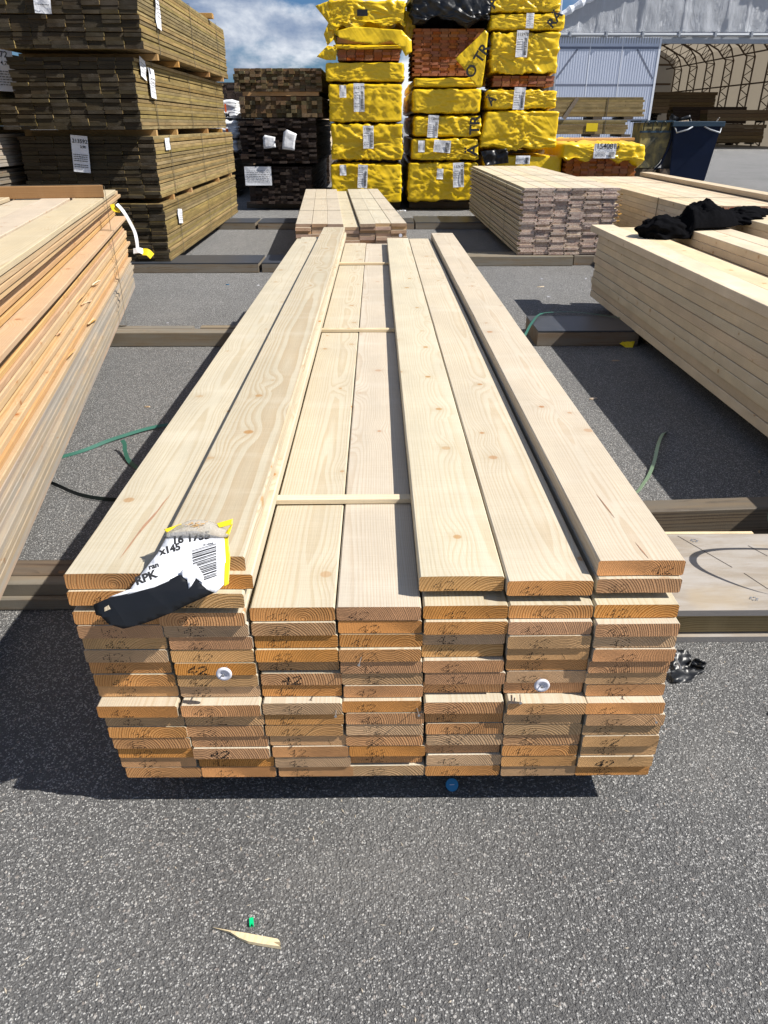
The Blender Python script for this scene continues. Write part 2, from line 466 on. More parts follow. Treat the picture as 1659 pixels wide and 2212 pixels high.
    s2 = n.m('MULTIPLY', n.m('SUBTRACT', 1.0, n.ramp(v2.outputs['Distance'], 0.25, 0.45)), n.m('GREATER_THAN', c2[0], 0.88))
    fine = n.noise(co, 520.0, 3, 0.7)
    big = n.noise(n.vm('MULTIPLY', co, (1.0, 0.45, 1.0)), 0.8, 6, 0.65)
    med = n.noise(co, 9.0, 4, 0.6)
    base = n.mix(fine, (0.014, 0.014, 0.015), (0.275, 0.272, 0.268))
    st = n.mix(c1[1], (0.32, 0.315, 0.31), (0.82, 0.81, 0.78))
    st2 = n.mix(c2[1], (0.32, 0.27, 0.24), (0.60, 0.58, 0.55))
    c = n.mix(n.m('MULTIPLY', s1, 0.85), base, st)
    c = n.mix(n.m('MULTIPLY', s2, 0.8), c, st2)
    dark = n.m('ADD', 0.66, n.m('ADD', n.m('MULTIPLY', big, 0.60), n.m('MULTIPLY', med, 0.16)))
    mul = n.vm('SCALE', c, dark)
    dust = n.m('MULTIPLY', n.ramp(n.noise(n.vm('ADD', co, (9, 4, 0)), 1.3, 6, 0.7), 0.52, 0.72), 0.25)
    oil = n.ramp(n.noise(n.vm('ADD', co, (2, 9, 0)), 1.9, 3, 0.5), 0.66, 0.76)
    mul = n.vm('SCALE', mul, n.m('SUBTRACT', 1.0, n.m('MULTIPLY', oil, 0.28)))
    n.put(b.inputs['Base Color'], n.mix(dust, mul, (0.34, 0.33, 0.31)))
    h = n.m('ADD', n.m('MULTIPLY', n.m('SUBTRACT', 1.0, v1.outputs['Distance']), 0.9), n.m('ADD', n.m('MULTIPLY', fine, 0.8), n.m('MULTIPLY', n.m('SUBTRACT', 1.0, v2.outputs['Distance']), 0.9)))
    n.put(b.inputs['Normal'], n.bump(h, 1.0, 0.006))
    M['asphalt'] = m
    m, n, b = mat('distant_leaves', 0.8, 0.1)
    co = n.new('ShaderNodeTexCoord').outputs['Object']
    n.put(b.inputs['Base Color'], n.mix(n.noise(co, 1.5, 3), (0.03, 0.055, 0.03), (0.06, 0.09, 0.04)))
    M['leaves'] = m
    M['bark'] = plain('bark', (0.10, 0.075, 0.05), 0.9, 0.1)
    M['grit'] = plain('grit_stone', (0.30, 0.29, 0.28), 0.85, 0.2, var=0.5, scale=40)


make_misc()


# ------------------------------------------------------------------ object helpers
def tag(o, label=None, cat=None, group=None, kind=None):
    if label:
        o['label'] = label
    if cat:
        o['category'] = cat
    if group:
        o['group'] = group
    if kind:
        o['kind'] = kind
    return o


def mesh(name, bm, mats, smooth=False):
    me = bpy.data.meshes.new(name)
    bm.to_mesh(me)
    bm.free()
    for m in (mats if isinstance(mats, (list, tuple)) else [mats]):
        me.materials.append(m)
    if smooth:
        for p in me.polygons:
            p.use_smooth = True
    return me


def link(name, data, parent=None, loc=(0, 0, 0), rot=(0, 0, 0)):
    o = bpy.data.objects.new(name, data)
    COL.objects.link(o)
    if parent is not None:
        o.parent = parent
    o.location = loc
    o.rotation_euler = rot
    return o


def empty(name, loc=(0, 0, 0), rotz=0.0, **kw):
    o = link(name, None, None, loc, (0, 0, rotz))
    o.empty_display_size = 0.1
    return tag(o, **kw)


def add_box(bm, x0, x1, y0, y1, z0, z1, mi=0, mtx=None):
    vs = [bm.verts.new((x, y, z)) for x in (x0, x1) for y in (y0, y1) for z in (z0, z1)]
    if mtx is not None:
        for v in vs:
            v.co = mtx @ v.co
    idx = ((0, 1, 3, 2), (4, 6, 7, 5), (0, 4, 5, 1), (2, 3, 7, 6), (0, 2, 6, 4), (1, 5, 7, 3))
    fs = []
    for f in idx:
        fc = bm.faces.new([vs[i] for i in f])
        fc.material_index = mi
        fs.append(fc)
    return fs


def boxobj(name, dims, m, parent=None, loc=(0, 0, 0), rot=(0, 0, 0), bevel=0.0):
    """dims = (x0,x1,y0,y1,z0,z1)"""
    bm = bmesh.new()
    add_box(bm, *dims)
    if bevel > 0:
        bmesh.ops.bevel(bm, geom=list(bm.edges), offset=bevel, segments=1, affect='EDGES')
    bmesh.ops.recalc_face_normals(bm, faces=list(bm.faces))
    return link(name, mesh(name, bm, m), parent, loc, rot)


def add_tube(bm, pts, rad, seg=6, mi=0, closed=False):
    rings = []
    n = len(pts)
    for i, p in enumerate(pts):
        p = Vector(p)
        a = Vector(pts[max(0, i - 1)])
        b = Vector(pts[min(n - 1, i + 1)])
        t = (b - a).normalized()
        up = Vector((0, 0, 1)) if abs(t.z) < 0.9 else Vector((0, 1, 0))
        s = t.cross(up).normalized()
        u = s.cross(t)
        rr = rad[i] if isinstance(rad, (list, tuple)) else rad
        rings.append([bm.verts.new(p + (s * math.cos(k * 2 * math.pi / seg) + u * math.sin(k * 2 * math.pi / seg)) * rr) for k in range(seg)])
    for i in range(n - 1):
        for k in range(seg):
            f = bm.faces.new((rings[i][k], rings[i][(k + 1) % seg], rings[i + 1][(k + 1) % seg], rings[i + 1][k]))
            f.material_index = mi
    for r in (rings[0][::-1], rings[-1]):
        f = bm.faces.new(r)
        f.material_index = mi


def profile_board(w, t, L, ch=0.003, segs=1, wane=0.0, cup=0.0, bow=0.0, seed=0, tg=False):
    """A board: x in -w/2..w/2, y 0..L, z 0..t; faces slot 0, ends slot 1. Closed solid."""
    rg = random.Random(seed)
    bm = bmesh.new()
    h = w / 2
    if tg:
        k, q = t * 0.30, 0.007
        prof = [(-h, 0), (h - q, 0), (h - q, k), (h, k), (h, t - k), (h - q, t - k), (h - q, t), (-h, t), (-h, t - k), (-h + q, t - k), (-h + q, k), (-h, k)]
    elif segs > 1:
        prof = [(-h + ch, 0), (0, 0), (h - ch, 0), (h, ch), (h, t - ch), (h - ch, t), (h * 0.5, t), (0, t), (-h * 0.5, t), (-h + ch, t), (-h, t - ch), (-h, ch)]
    else:
        prof = [(-h + ch, 0), (h - ch, 0), (h, ch), (h, t - ch), (h - ch, t), (-h + ch, t), (-h, t - ch), (-h, ch)]
    rings = []
    ph = rg.random() * 50
    for i in range(segs + 1):
        u = i / segs
        y = u * L
        ring = []
        for (x, z) in prof:
            e = 0.0
            if wane > 0 and abs(x) > h * 0.9:
                e = (mn.noise(Vector((ph, y * 2.2, 1.0 if x > 0 else 9.0))) * 0.5 + mn.noise(Vector((ph, y * 9.0, 4.0 if x > 0 else 3.0))) * 0.5) * wane
                e = -abs(e) if x > 0 else abs(e)
            dz = cup * ((x / h) ** 2) + bow * math.sin(u * math.pi) + (mn.noise(Vector((ph, y * 1.3, 7))) * 0.0015 if segs > 1 else 0)
            ring.append(bm.verts.new((x + e, y, z + dz)))
        rings.append(ring)
    n = len(prof)
    for i in range(segs):
        for k in range(n):
            bm.faces.new((rings[i][k], rings[i + 1][k], rings[i + 1][(k + 1) % n], rings[i][(k + 1) % n]))
    a = bm.faces.new(rings[0])
    a.material_index = 1
    c = bm.faces.new(rings[-1][::-1])
    c.material_index = 1
    bmesh.ops.recalc_face_normals(bm, faces=list(bm.faces))
    return bm


FOUR = ["...#.", "..##.", ".#.#.", "#..#.", "#####", "...#.", "...#."]
TWO = [".###.", "#...#", "....#", "...#.", "..#..", ".#...", "#####"]


def stamp_dots(bm, x, z, rg, mi=2, y=-0.0006, sc=1.0, mirror=False):
    """dot-matrix 42 as small ink discs on the end face"""
    blot = rg.random() < 0.05
    for g, (pat, ox) in enumerate(((FOUR, 0.0), (TWO, 0.0185))):
        for r_, row in enumerate(pat):
            for c_, ch in enumerate(row):
                if ch == '#' and rg.random() < 0.92:
                    cx = x + (ox + c_ * 0.0033 + rg.uniform(-0.0008, 0.0008) + (6 - r_) * 0.0004) * sc
                    cz = z + ((6 - r_) * 0.00275 + rg.uniform(-0.0008, 0.0008)) * sc
                    rr = rg.uniform(0.0008, 0.0014) * (1.7 if blot else 1.0)
                    vs = [bm.verts.new((cx + rr * math.cos(a * math.pi / 3), y, cz + rr * 0.8 * math.sin(a * math.pi / 3))) for a in range(6)]
                    f = bm.faces.new(vs)
                    f.material_index = mi


def text_mesh(txt, size, m, bold=0.0, name='lettering', extr=0.0):
    cu = bpy.data.curves.new(name, 'FONT')
    cu.body = txt
    cu.size = size
    cu.offset = bold
    cu.extrude = extr
    cu.resolution_u = 3
    tmp = bpy.data.objects.new('tmp_text', cu)
    me = bpy.data.meshes.new_from_object(tmp)
    bpy.data.objects.remove(tmp)
    me.materials.clear()
    me.materials.append(m)
    return me


def sheet(parent, loc, w, h, rot=(R(90), 0, 0), title='', lines=8, code=True, seed=0, curl=0.01, name='label_sheet', sub=''):
    """paper label in local XY plane; parts of the pack; print is a sub-part"""
    rg = random.Random(seed)
    bm = bmesh.new()
    nx, ny = 5, 8
    g = [[None] * (ny + 1) for _ in range(nx + 1)]
    zf = lambda u, v: curl * (mn.noise(Vector((u * 2.2 + seed, v * 2.2, 0))) + 0.5 * (v - 0.5) ** 2)
    rows = []
    for lay in (0, 0.0015):
        g = [[bm.verts.new(((i / nx - 0.5) * w, (j / ny - 0.5) * h, zf(i / nx, j / ny) + lay)) for j in range(ny + 1)] for i in range(nx + 1)]
        rows.append(g)
        for i in range(nx):
            for j in range(ny):
                q = (g[i][j], g[i + 1][j], g[i + 1][j + 1], g[i][j + 1])
                bm.faces.new(q if lay else q[::-1])
    s = link(name, mesh(name, bm, M['paper'], True), parent, loc, rot)
    bm = bmesh.new()
    top = h * 0.36
    zz = curl * 0.55 + 0.003
    if title:
        t = link('lettering', text_mesh(title, w * 0.30, M['blackish'], w * 0.004), s, (-w * 0.42, top - w * 0.12, zz))
        top -= w * 0.22
    if sub:
        t = link('lettering', text_mesh(sub, w * 0.2, M['blackish'], w * 0.003), s, (w * 0.02, top - w * 0.16, zz))
        top -= w * 0.22
    for k in range(lines):
        y = top - (k + 1) * (top + h * 0.42) / (lines + 1)
        if rg.random() < 0.85:
            x = -w * 0.42
            xe = w * (0.05 if code else 0.42)
            while x < xe:
                l = rg.uniform(0.03, 0.12) * w
                add_box(bm, x, min(x + l, xe), y, y + min(h * 0.02, w * 0.05), zz, zz + 0.0008)
                x += l + w * 0.03
    if code:
        y = -h * 0.42
        while y < top - h * 0.05:
            t_ = rg.choice((0.006, 0.01, 0.016)) * max(h, 0.2)
            add_box(bm, w * 0.18, w * 0.42, y, y + t_, zz, zz + 0.0008)
            y += t_ + rg.choice((0.005, 0.009, 0.014)) * max(h, 0.2)
    if len(bm.verts):
        link('print', mesh('print', bm, M['blackish']), s)
    else:
        bm.free()
    return s


def strap_loop(parent, y, x0, x1, z0, z1, m='strap_grey', wd=0.016, name='strap'):
    t = 0.0012
    e = 0.004
    bm = bmesh.new()
    add_box(bm, x0 - e, x1 + e, y, y + wd, z1 + e, z1 + e + t)
    add_box(bm, x0 - e - t, x0 - e, y, y + wd, z0 - e, z1 + e + t)
    add_box(bm, x1 + e, x1 + e + t, y, y + wd, z0 - e, z1 + e + t)
    add_box(bm, x0 - e, x1 + e, y, y + wd, z0 - e - t, z0 - e)
    return link(name, mesh(name, bm, M[m]), parent)


def pack(name, label, cat, loc, rotz, cols, rows, bw, bt, L, face, endm, seed=1, jx=0.002, jy=0.012, jz=0.0, gap=0.0015,
         straps=(), group=None, variants=7, tg=False, stagger=0.0, skip=None, extra_y=None, layer_gap=None, tilt=0.0, side_jit=0.0,
         segs=1, bowx=0.0, part='board'):
    """A strapped pack. Local frame: x 0..W, y 0..L, z 0..H, near end at y=0."""
    rg = random.Random(seed)
    E_ = empty(name, loc, rotz, label=label, cat=cat, group=group)
    vs = []
    for v in range(variants):
        bm = profile_board(bw, bt * (1 if tg else rg.uniform(0.97, 1.0)), L, ch=min(0.003, bt * 0.12), tg=tg, seed=seed * 10 + v)
        vs.append(mesh(part, bm, [M[face], M[endm]]))
    z = 0.0
    W = cols * (bw + gap)
    for r in range(rows):
        if layer_gap and r in layer_gap:
            z += layer_gap[r]
        so_ = stagger * (1 if r % 2 else -1)
        rowsh = rg.uniform(-side_jit, side_jit)
        for c in range(cols):
            if skip and skip(c, r):
                continue
            x = (c + 0.5) * (bw + gap) + rg.uniform(-jx, jx) + so_ + rowsh
            y = rg.uniform(-jy, jy) + (extra_y(c, r) if extra_y else 0)
            o = link(part, rg.choice(vs), E_, (x, y, z + rg.uniform(0, jz)), (0, rg.uniform(-tilt, tilt), rg.uniform(-0.0006, 0.0006)))
        z += bt + 0.0006
    for y in straps:
        strap_loop(E_, y, -side_jit, W + side_jit, 0, z)
    E_['h'] = z
    E_['w'] = W
    return E_


# ------------------------------------------------------------------ ground
def build_ground():
    bm = bmesh.new()
    xs = [-400, -40, -6, -2, 0, 2, 6, 40, 400]
    ys = [-60, -3, 0, 3, 8, 20, 60, 600]
    g = [[bm.verts.new((x, y, 0)) for y in ys] for x in xs]
    for i in range(len(xs) - 1):
        for j in range(len(ys) - 1):
            bm.faces.new((g[i][j], g[i + 1][j], g[i + 1][j + 1], g[i][j + 1]))
    o = link('ground', mesh('ground', bm, M['asphalt']))
    tag(o, kind='structure')
    # loose grit near the camera
    rg = random.Random(3)
    bm = bmesh.new()
    for i in range(2600):
        y = 0.5 + 3.6 * rg.random() ** 1.6
        x = rg.uniform(-1.3, 1.5) * (0.5 + y * 0.35)
        s = rg.uniform(0.0009, 0.0026)
        n_ = rg.randint(4, 6)
        a0 = rg.random() * 6
        low = [bm.verts.new((x + s * 1.2 * math.cos(a0 + k * 2 * math.pi / n_) * rg.uniform(.7, 1.2), y + s * math.sin(a0 + k * 2 * math.pi / n_) * rg.uniform(.7, 1.2), -0.001)) for k in range(n_)]
        top = bm.verts.new((x + rg.uniform(-.3, .3) * s, y, s * rg.uniform(.5, 1.0)))
        for k in range(n_):
            bm.faces.new((low[k], low[(k + 1) % n_], top))
    o = link('grit', mesh('grit', bm, M['grit']))
    tag(o, kind='stuff')
    bm = bmesh.new()
    for i in range(900):
        y = 0.5 + 7.5 * rg.random() ** 1.3
        x = rg.gauss(0, 0.9) * (0.5 + y * 0.25)
        l = rg.uniform(0.002, 0.007)
        wd = rg.uniform(0.0006, 0.0016)
        a = rg.random() * 3.14
        d = Vector((math.cos(a), math.sin(a), 0))
        q = Vector((-d.y, d.x, 0)) * wd
        c = Vector((x, y, 0.0012))
        up = Vector((0, 0, 0.0012))
        vs = [bm.verts.new(c - d * l), bm.verts.new(c + q), bm.verts.new(c + d * l + up), bm.verts.new(c - q)]
        tp_ = bm.verts.new(c + up)
        for k in range(4):
            bm.faces.new((vs[k], vs[(k + 1) % 4], tp_))
    o = link('sawdust_flecks', mesh('sawdust_flecks', bm, M['spruce']))
    tag(o, kind='stuff')


build_ground()


# ------------------------------------------------------------------ storage hall (large fabric hall, far right)
def build_hall():
    X0, X1, Y0, Y1, EV = 9.4, 25.2, 45.0, 71.0, 6.0
    XC = (X0 + X1) / 2
    H_ = empty('storage_hall', (X0, Y0, 0), 0, label='large white fabric storage hall with open front behind the yellow packs', cat='hall')
    def roofz(x):
        u = abs((x - XC) / (XC - X0))
        return EV + 2.6 * (1 - u ** 1.7) if u < 1 else EV
    # gable fabric above the door, a curtain with folds
    bm = bmesh.new()
    nx, nz = 120, 26
    g = []
    for i in range(nx + 1):
        x = X0 + (X1 - X0) * i / nx
        top = roofz(x) + 0.0
        col = []
        for j in range(nz + 1):
            v = j / nz
            z = 5.42 + (top - 5.42) * v
            fold = 0.10 * mn.noise(Vector((x * 1.5, z * 0.5, 0))) + 0.05 * abs(mn.noise(Vector((x * 3.2 + z, z * 1.1, 3))))
            seam = 0.06 * math.exp(-((x * 0.9 % 1.0) - 0.5) ** 2 * 300)
            col.append(bm.verts.new((x - X0, fold - seam - 0.05 * (1 - v), z)))
        g.append(col)
    for i in range(nx):
        for j in range(nz):
            bm.faces.new((g[i][j], g[i + 1][j], g[i + 1][j + 1], g[i][j + 1]))
    bmesh.ops.solidify(bm, geom=list(bm.faces), thickness=0.02)
    link('gable_fabric', mesh('gable_fabric', bm, M['fabric'], True), H_)
    # puckered roof hem along the arch
    bm = bmesh.new()
    pts, rad = [], []
    for i in range(90):
        x = X0 - 0.1 + (X1 - X0 + 0.2) * i / 89
        pts.append((x - X0, -0.22, roofz(x) + 0.10))
        rad.append(0.16 + 0.03 * math.sin(i * 2.1) + 0.015 * math.sin(i * 3.7))
    add_tube(bm, pts, rad, 8)
    link('roof_hem', mesh('roof_hem', bm, M['fabric'], False), H_)
    # roof and side walls skin
    bm = bmesh.new()
    secs = [(X0, 0), (X0, EV)] + [(X0 + (X1 - X0) * i / 16, roofz(X0 + (X1 - X0) * i / 16)) for i in range(1, 16)] + [(X1, EV), (X1, 0)]
    ny = 13
    gg = []
    for k in range(ny + 1):
        y = 0.12 + (Y1 - Y0) * k / ny
        gg.append([bm.verts.new((x - X0, y, z)) for x, z in secs])
    for k in range(ny):
        for i in range(len(secs) - 1):
            bm.faces.new((gg[k][i], gg[k + 1][i], gg[k + 1][i + 1], gg[k][i + 1]))
    link('canvas_skin', mesh('canvas_skin', bm, M['canvas']), H_)
    # rear wall
    bm = bmesh.new()
    lo = [bm.verts.new((x - X0, Y1 - Y0 + 0.1, 0)) for x, z in secs[1:-1]]
    hi = [bm.verts.new((x - X0, Y1 - Y0 + 0.1, z)) for x, z in secs[1:-1]]
    for i in range(len(lo) - 1):
        bm.faces.new((lo[i], lo[i + 1], hi[i + 1], hi[i]))
    rw = link('rear_wall', mesh('rear_wall', bm, M['canvas']), H_)
    bm = bmesh.new()
    for z in (1.4, 2.8, 4.2, 5.6):
        add_box(bm, 0.2, X1 - X0 - 0.2, Y1 - Y0 - 0.15, Y1 - Y0 - 0.02, z, z + 0.14)
    link('rail', mesh('rail', bm, M['truss']), rw)
    # header beam and track
    boxobj('header_beam', (0, X1 - X0, -0.02, 0.25, 5.0, 5.30), M['galv'], H_)
    bm = bmesh.new()
    add_tube(bm, [(0, -0.14, 5.37), (X1 - X0, -0.14, 5.37)], 0.075, 8)
    for k in range(9):
        add_box(bm, 0.7 + k * 1.9, 0.8 + k * 1.9, -0.24, 0.0, 5.28, 5.52)
    link('door_track', mesh('door_track', bm, M['galv']), H_)
    # translucent corrugated panel left of the opening, its frame drawn as shade strips on the face
    P_ = empty('panel_holder')
    bpy.data.objects.remove(P_)
    x0, x1 = 0.15, 5.55
    n_ = 40
    sheet_w = (x1 - x0) / n_
    bm = bmesh.new()
    for i in range(n_):
        a = x0 + i * sheet_w
        add_box(bm, a, a + sheet_w * 0.55, -0.035, -0.01, 0.15, 5.28)
        add_box(bm, a + sheet_w * 0.55, a + sheet_w, -0.012, 0.0, 0.15, 5.28)
    pan = link('corrugated_panel', mesh('corrugated_panel', bm, M['poly']), H_)
    bm = bmesh.new()
    for a in (x0 + 1.75, x0 + 3.45):
        add_box(bm, a, a + 0.035, -0.05, -0.036, 0.15, 5.27)
    add_box(bm, x1 - 0.02, x1 + 0.09, -0.06, 0.06, 0.1, 5.29)
    link('joint_strip', mesh('joint_strip', bm, M['poly_trim']), pan)
    bm = bmesh.new()  # dark strips on the sheet face: shade of the frame showing through
    for z in (4.75, 3.05, 1.4):
        add_box(bm, x0, x1, -0.0365, -0.0352, z, z + 0.11)
    for (a, b) in (((x0 + 0.1, 3.4), (x0 + 1.1, 4.75)), ((x1 - 1.15, 4.75), (x1 - 0.1, 3.4))):
        d = Vector((b[0] - a[0], 0, b[1] - a[1]))
        px = Vector((-d.z, 0, d.x)).normalized() * 0.05
        vs = [bm.verts.new(Vector((a[0], -0.0375, a[1])) + px), bm.verts.new(Vector((b[0], -0.0375, b[1])) + px),
              bm.verts.new(Vector((b[0], -0.0375, b[1])) - px), bm.verts.new(Vector((a[0], -0.0375, a[1])) - px)]
        bm.faces.new(vs)
    link('frame_shade', mesh('frame_shade', bm, plain('shadowy_frame_bar', (0.16, 0.18, 0.24), 0.6)), pan)
    boxobj('corner_post', (-0.05, 0.13, -0.1, 0.1, 0, 5.42), M['galv'], H_)
    boxobj('door_post', (X1 - X0 - 0.2, X1 - X0, -0.1, 0.1, 0, 5.0), M['galv'], H_)
    # arch trusses
    bm0 = None
    def truss_mesh():
        bm = bmesh.new()
        outer = [(X1 - 0.15, 0), (X1 - 0.15, 5.2), (X1 - 0.45, 5.9)] + [(X1 - 0.9 - k * 1.35, roofz(X1 - 0.9 - k * 1.35) - 0.12) for k in range(0, 11)] + [(X0 + 0.45, 5.9), (X0 + 0.15, 5.2), (X0 + 0.15, 0)]
        def inset(p):
            c = Vector((XC, 3.5))
            q = Vector(p)
            if p[1] < 5.3:
                return (p[0] + (0.55 if p[0] < XC else -0.55), p[1])
            d = (c - q)
            return (q.x + (0.45 if q.x < XC - 4 else (-0.45 if q.x > XC + 4 else 0)), q.y - 0.55)
        inner = [inset(p) for p in outer]
        O = [(x - X0, 0, z) for x, z in outer]
        I = [(x - X0, 0, z) for x, z in inner]
        add_tube(bm, O, 0.055, 5)
        add_tube(bm, I, 0.055, 5)
        def lace(o0, o1, i0, i1, k):
            for s_ in range(k):
                u0, u1 = s_ / k, (s_ + 1) / k
                a = Vector(o0).lerp(Vector(o1), u0)
                b_ = Vector(i0).lerp(Vector(i1), (u0 + u1) / 2)
                c_ = Vector(o0).lerp(Vector(o1), u1)
                add_tube(bm, [a, b_], 0.028, 4)
                add_tube(bm, [b_, c_], 0.028, 4)
        lace(O[0], O[1], I[0], I[1], 7)
        lace(O[-1], O[-2], I[-1], I[-2], 7)
        for k in range(1, len(O) - 2):
            lace(O[k], O[k + 1], I[k], I[k + 1], 2 if k > 1 else 1)
        return mesh('arch_truss', bm, M['truss'])
    tm = truss_mesh()
    for k in range(8):
        link('arch_truss', tm, H_, (0, 1.2 + k * 3.25, 0))
    bm = bmesh.new()
    for (x, z) in ((X1 - 0.7, 3.6), (X1 - 0.8, 5.35), (X1 - 3.6, 6.5), (X1 - 6.3, 7.3), (X0 + 0.7, 3.6), (X0 + 0.8, 5.35), (X0 + 3.6, 6.5)):
        add_tube(bm, [(x - X0, 0.6, z), (x - X0, Y1 - Y0 - 0.3, z)], 0.05, 5)
    link('purlin', mesh('purlin', bm, M['truss']), H_)


build_hall()

# timber stored inside the hall
hall_rg = random.Random(11)
for i, (x, y, wl, rows, z0, lab) in enumerate((
        (14.2, 57.2, 5.4, 10, 0.0, 'wide dark timber pile at the back left inside the hall'),
        (19.9, 55.2, 5.0, 11, 0.0, 'wide dark timber pile against the right wall inside the hall'),
        (15.6, 54.0, 3.6, 4, 1.8, 'brown timber pack on top of the dark pile inside the hall'),
        (15.0, 54.6, 4.6, 7, 0.0, 'dark low timber pile inside the hall under the brown pack'),
        (19.7, 50.5, 4.4, 5, 0.15, 'lower long timber pack inside the hall right of the blue bin'),
        (20.4, 50.7, 4.2, 3, 1.35, 'upper timber pack inside the hall near the right wall'),
        (19.0, 56.5, 4.2, 5, 2.1, 'thin timber pack high up at the back of the hall'))):
    p = pack('timber_pack', lab, 'timber pack', (x, y, z0 + 0.1), 0, 1, rows, 1.1, 0.2, 0.1, 'brown', 'brown_end', seed=60 + i)
    for ch in list(p.children):
        bpy.data.objects.remove(ch)
    bm = profile_board(1.15, 0.19, wl, ch=0.004, seed=i)
    me = mesh('board_layer', bm, [M['dark' if (i < 2 or i == 3) else 'brown'], M['brown_end']])
    for r_ in range(rows):
        link('board_layer', me, p, (wl + hall_rg.uniform(-.08, .08), 0.5, r_ * 0.2), (0, 0, R(90)))
    bm = bmesh.new()
    add_box(bm, 0.4, 0.6, 0.1, 1.0, -0.1, 0)
    add_box(bm, wl - 0.6, wl - 0.4, 0.1, 1.0, -0.1, 0)
    link('skid', mesh('skid', bm, M['bearer']), p)
for i, (x, y, z0) in enumerate(((15.4, 54.5, 0), (19.7, 50.6, 0))):
    pass

# low far timber along the side of the hall (long boards seen from the side)
for i, (z0, rows, xe, lab) in enumerate(((1.40, 8, 6.50, 'topmost long pack of grey-green boards in front of the corrugated wall'),
                                         (1.02, 6, 6.15, 'middle long pack with a yellow tag in front of the corrugated wall'),
                                         (0.55, 7, 6.45, 'lowest long pack of grey boards in front of the corrugated wall'))):
    p = empty('long_board_pack', (3.1, 20.0, z0), 0, label=lab, cat='timber pack', group='long packs stacked before the corrugated wall')
    me = mesh('board', profile_board(0.20, 0.05, xe - 3.1, seed=90 + i), [M['treated'], M['treated_end']])
    rg = random.Random(i)
    for r_ in range(rows):
        for c_ in range(5):
            link('board', me, p, (xe - 3.1 + rg.uniform(-.05, .05), 0.1 + c_ * 0.205, r_ * 0.0515), (0, 0, R(90)))
    for xx in (1.2, 2.5):
        bm = bmesh.new()
        add_box(bm, xx, xx + 0.02, -0.012, -0.008, -0.002, rows * 0.0515 + 0.002)
        link('strap', mesh('strap', bm, M['strap_grey']), p)
    bm = bmesh.new()
    for xx in (0.7, 2.2, 2.95):
        add_box(bm, xx, xx + 0.22, 0.0, 1.0, -0.062, -0.004)
    link('skid', mesh('skid', bm, M['bearer_dark']), p)
    if i == 1:
        boxobj('yellow_tag', (2.05, 2.33, -0.02, -0.014, 0.06, 0.24), M['yellow_scrap'], p)
    if i == 0:
        boxobj('loose_slat', (0, 0.09, -0.03, -0.014, -0.03, 0.50), M['bearer'], p, (1.45, 0, 0), (0, R(33), 0))
for xx in (3.4, 5.6):
    o = boxobj('timber_block', (xx, xx + 0.25, 20.0, 21.0, 0, 0.485), M['bearer_dark'])
    tag(o, ('dark wooden support block under the left part of the long grey boards', 'dark wooden support block under the right end of the long grey boards')[xx > 5], 'block', 'support blocks under the long packs')

# distant trees between the packs
def tree(loc, hgt, seed, label):
    rg = random.Random(seed)
    T = empty('tree', loc, 0, label=label, cat='tree', group='distant trees on the skyline')
    bm = bmesh.new()
    add_tube(bm, [(0, 0, 0), (0.1, 0, hgt * 0.4), (0, 0.1, hgt * 0.85)], [0.35, 0.25, 0.06], 7)
    for k in range(6):
        a = rg.random() * 6.28
        z = hgt * rg.uniform(0.35, 0.7)
        add_tube(bm, [(0, 0, z), (math.cos(a) * 1.6, math.sin(a) * 1.6, z + 1.4)], [0.12, 0.03], 5)
    link('trunk', mesh('trunk', bm, M['bark']), T)
    bm = bmesh.new()
    cl = [(Vector((rg.gauss(0, 1.5), rg.gauss(0, 1.5), hgt * rg.uniform(0.42, 0.95))), rg.uniform(0.7, 1.4)) for _ in range(16)]
    for i in range(2200):
        c, s = rg.choice(cl)
        p = c + Vector((rg.gauss(0, 1), rg.gauss(0, 1), rg.gauss(0, .8))) * s * 0.55
        a = Vector((rg.uniform(-1, 1), rg.uniform(-1, 1), rg.uniform(-1, 1))) * 0.22
        b = Vector((rg.uniform(-1, 1), rg.uniform(-1, 1), rg.uniform(-1, 1))) * 0.22
        bm.faces.new([bm.verts.new(p), bm.verts.new(p + a), bm.verts.new(p + b)])
    c = link('crown', mesh('crown', bm, M['leaves']), T)
    c['kind'] = 'stuff'


tree((-13.2, 150.0, 0), 7.6, 5, 'dark green distant tree left of the first yellow pack pile')
tree((-9.8, 150.0, 0), 8.2, 6, 'taller dark green distant tree touching the first yellow pack pile')
tree((-30.5, 150.0, 0), 7.8, 8, 'distant tree peeping over the black shingle pack')

# lamp post
L_ = empty('lamp_post', (6.35, 30.0, 0), 0, label='thin grey lamp post rising between the yellow packs and the fabric hall', cat='lamp post')
bm = bmesh.new()
add_tube(bm, [(0, 0, 0), (0, 0, 4.2), (0.02, 0, 8.0)], [0.09, 0.07, 0.05], 8)
link('pole', mesh('pole', bm, M['galv'], True), L_)
boxobj('junction_box', (-0.10, 0.10, -0.12, 0.08, 4.2, 4.55), M['galv'], L_)
boxobj('lamp_head', (-0.15, 0.15, -0.9, 0.1, 7.95, 8.08), M['galv'], L_)


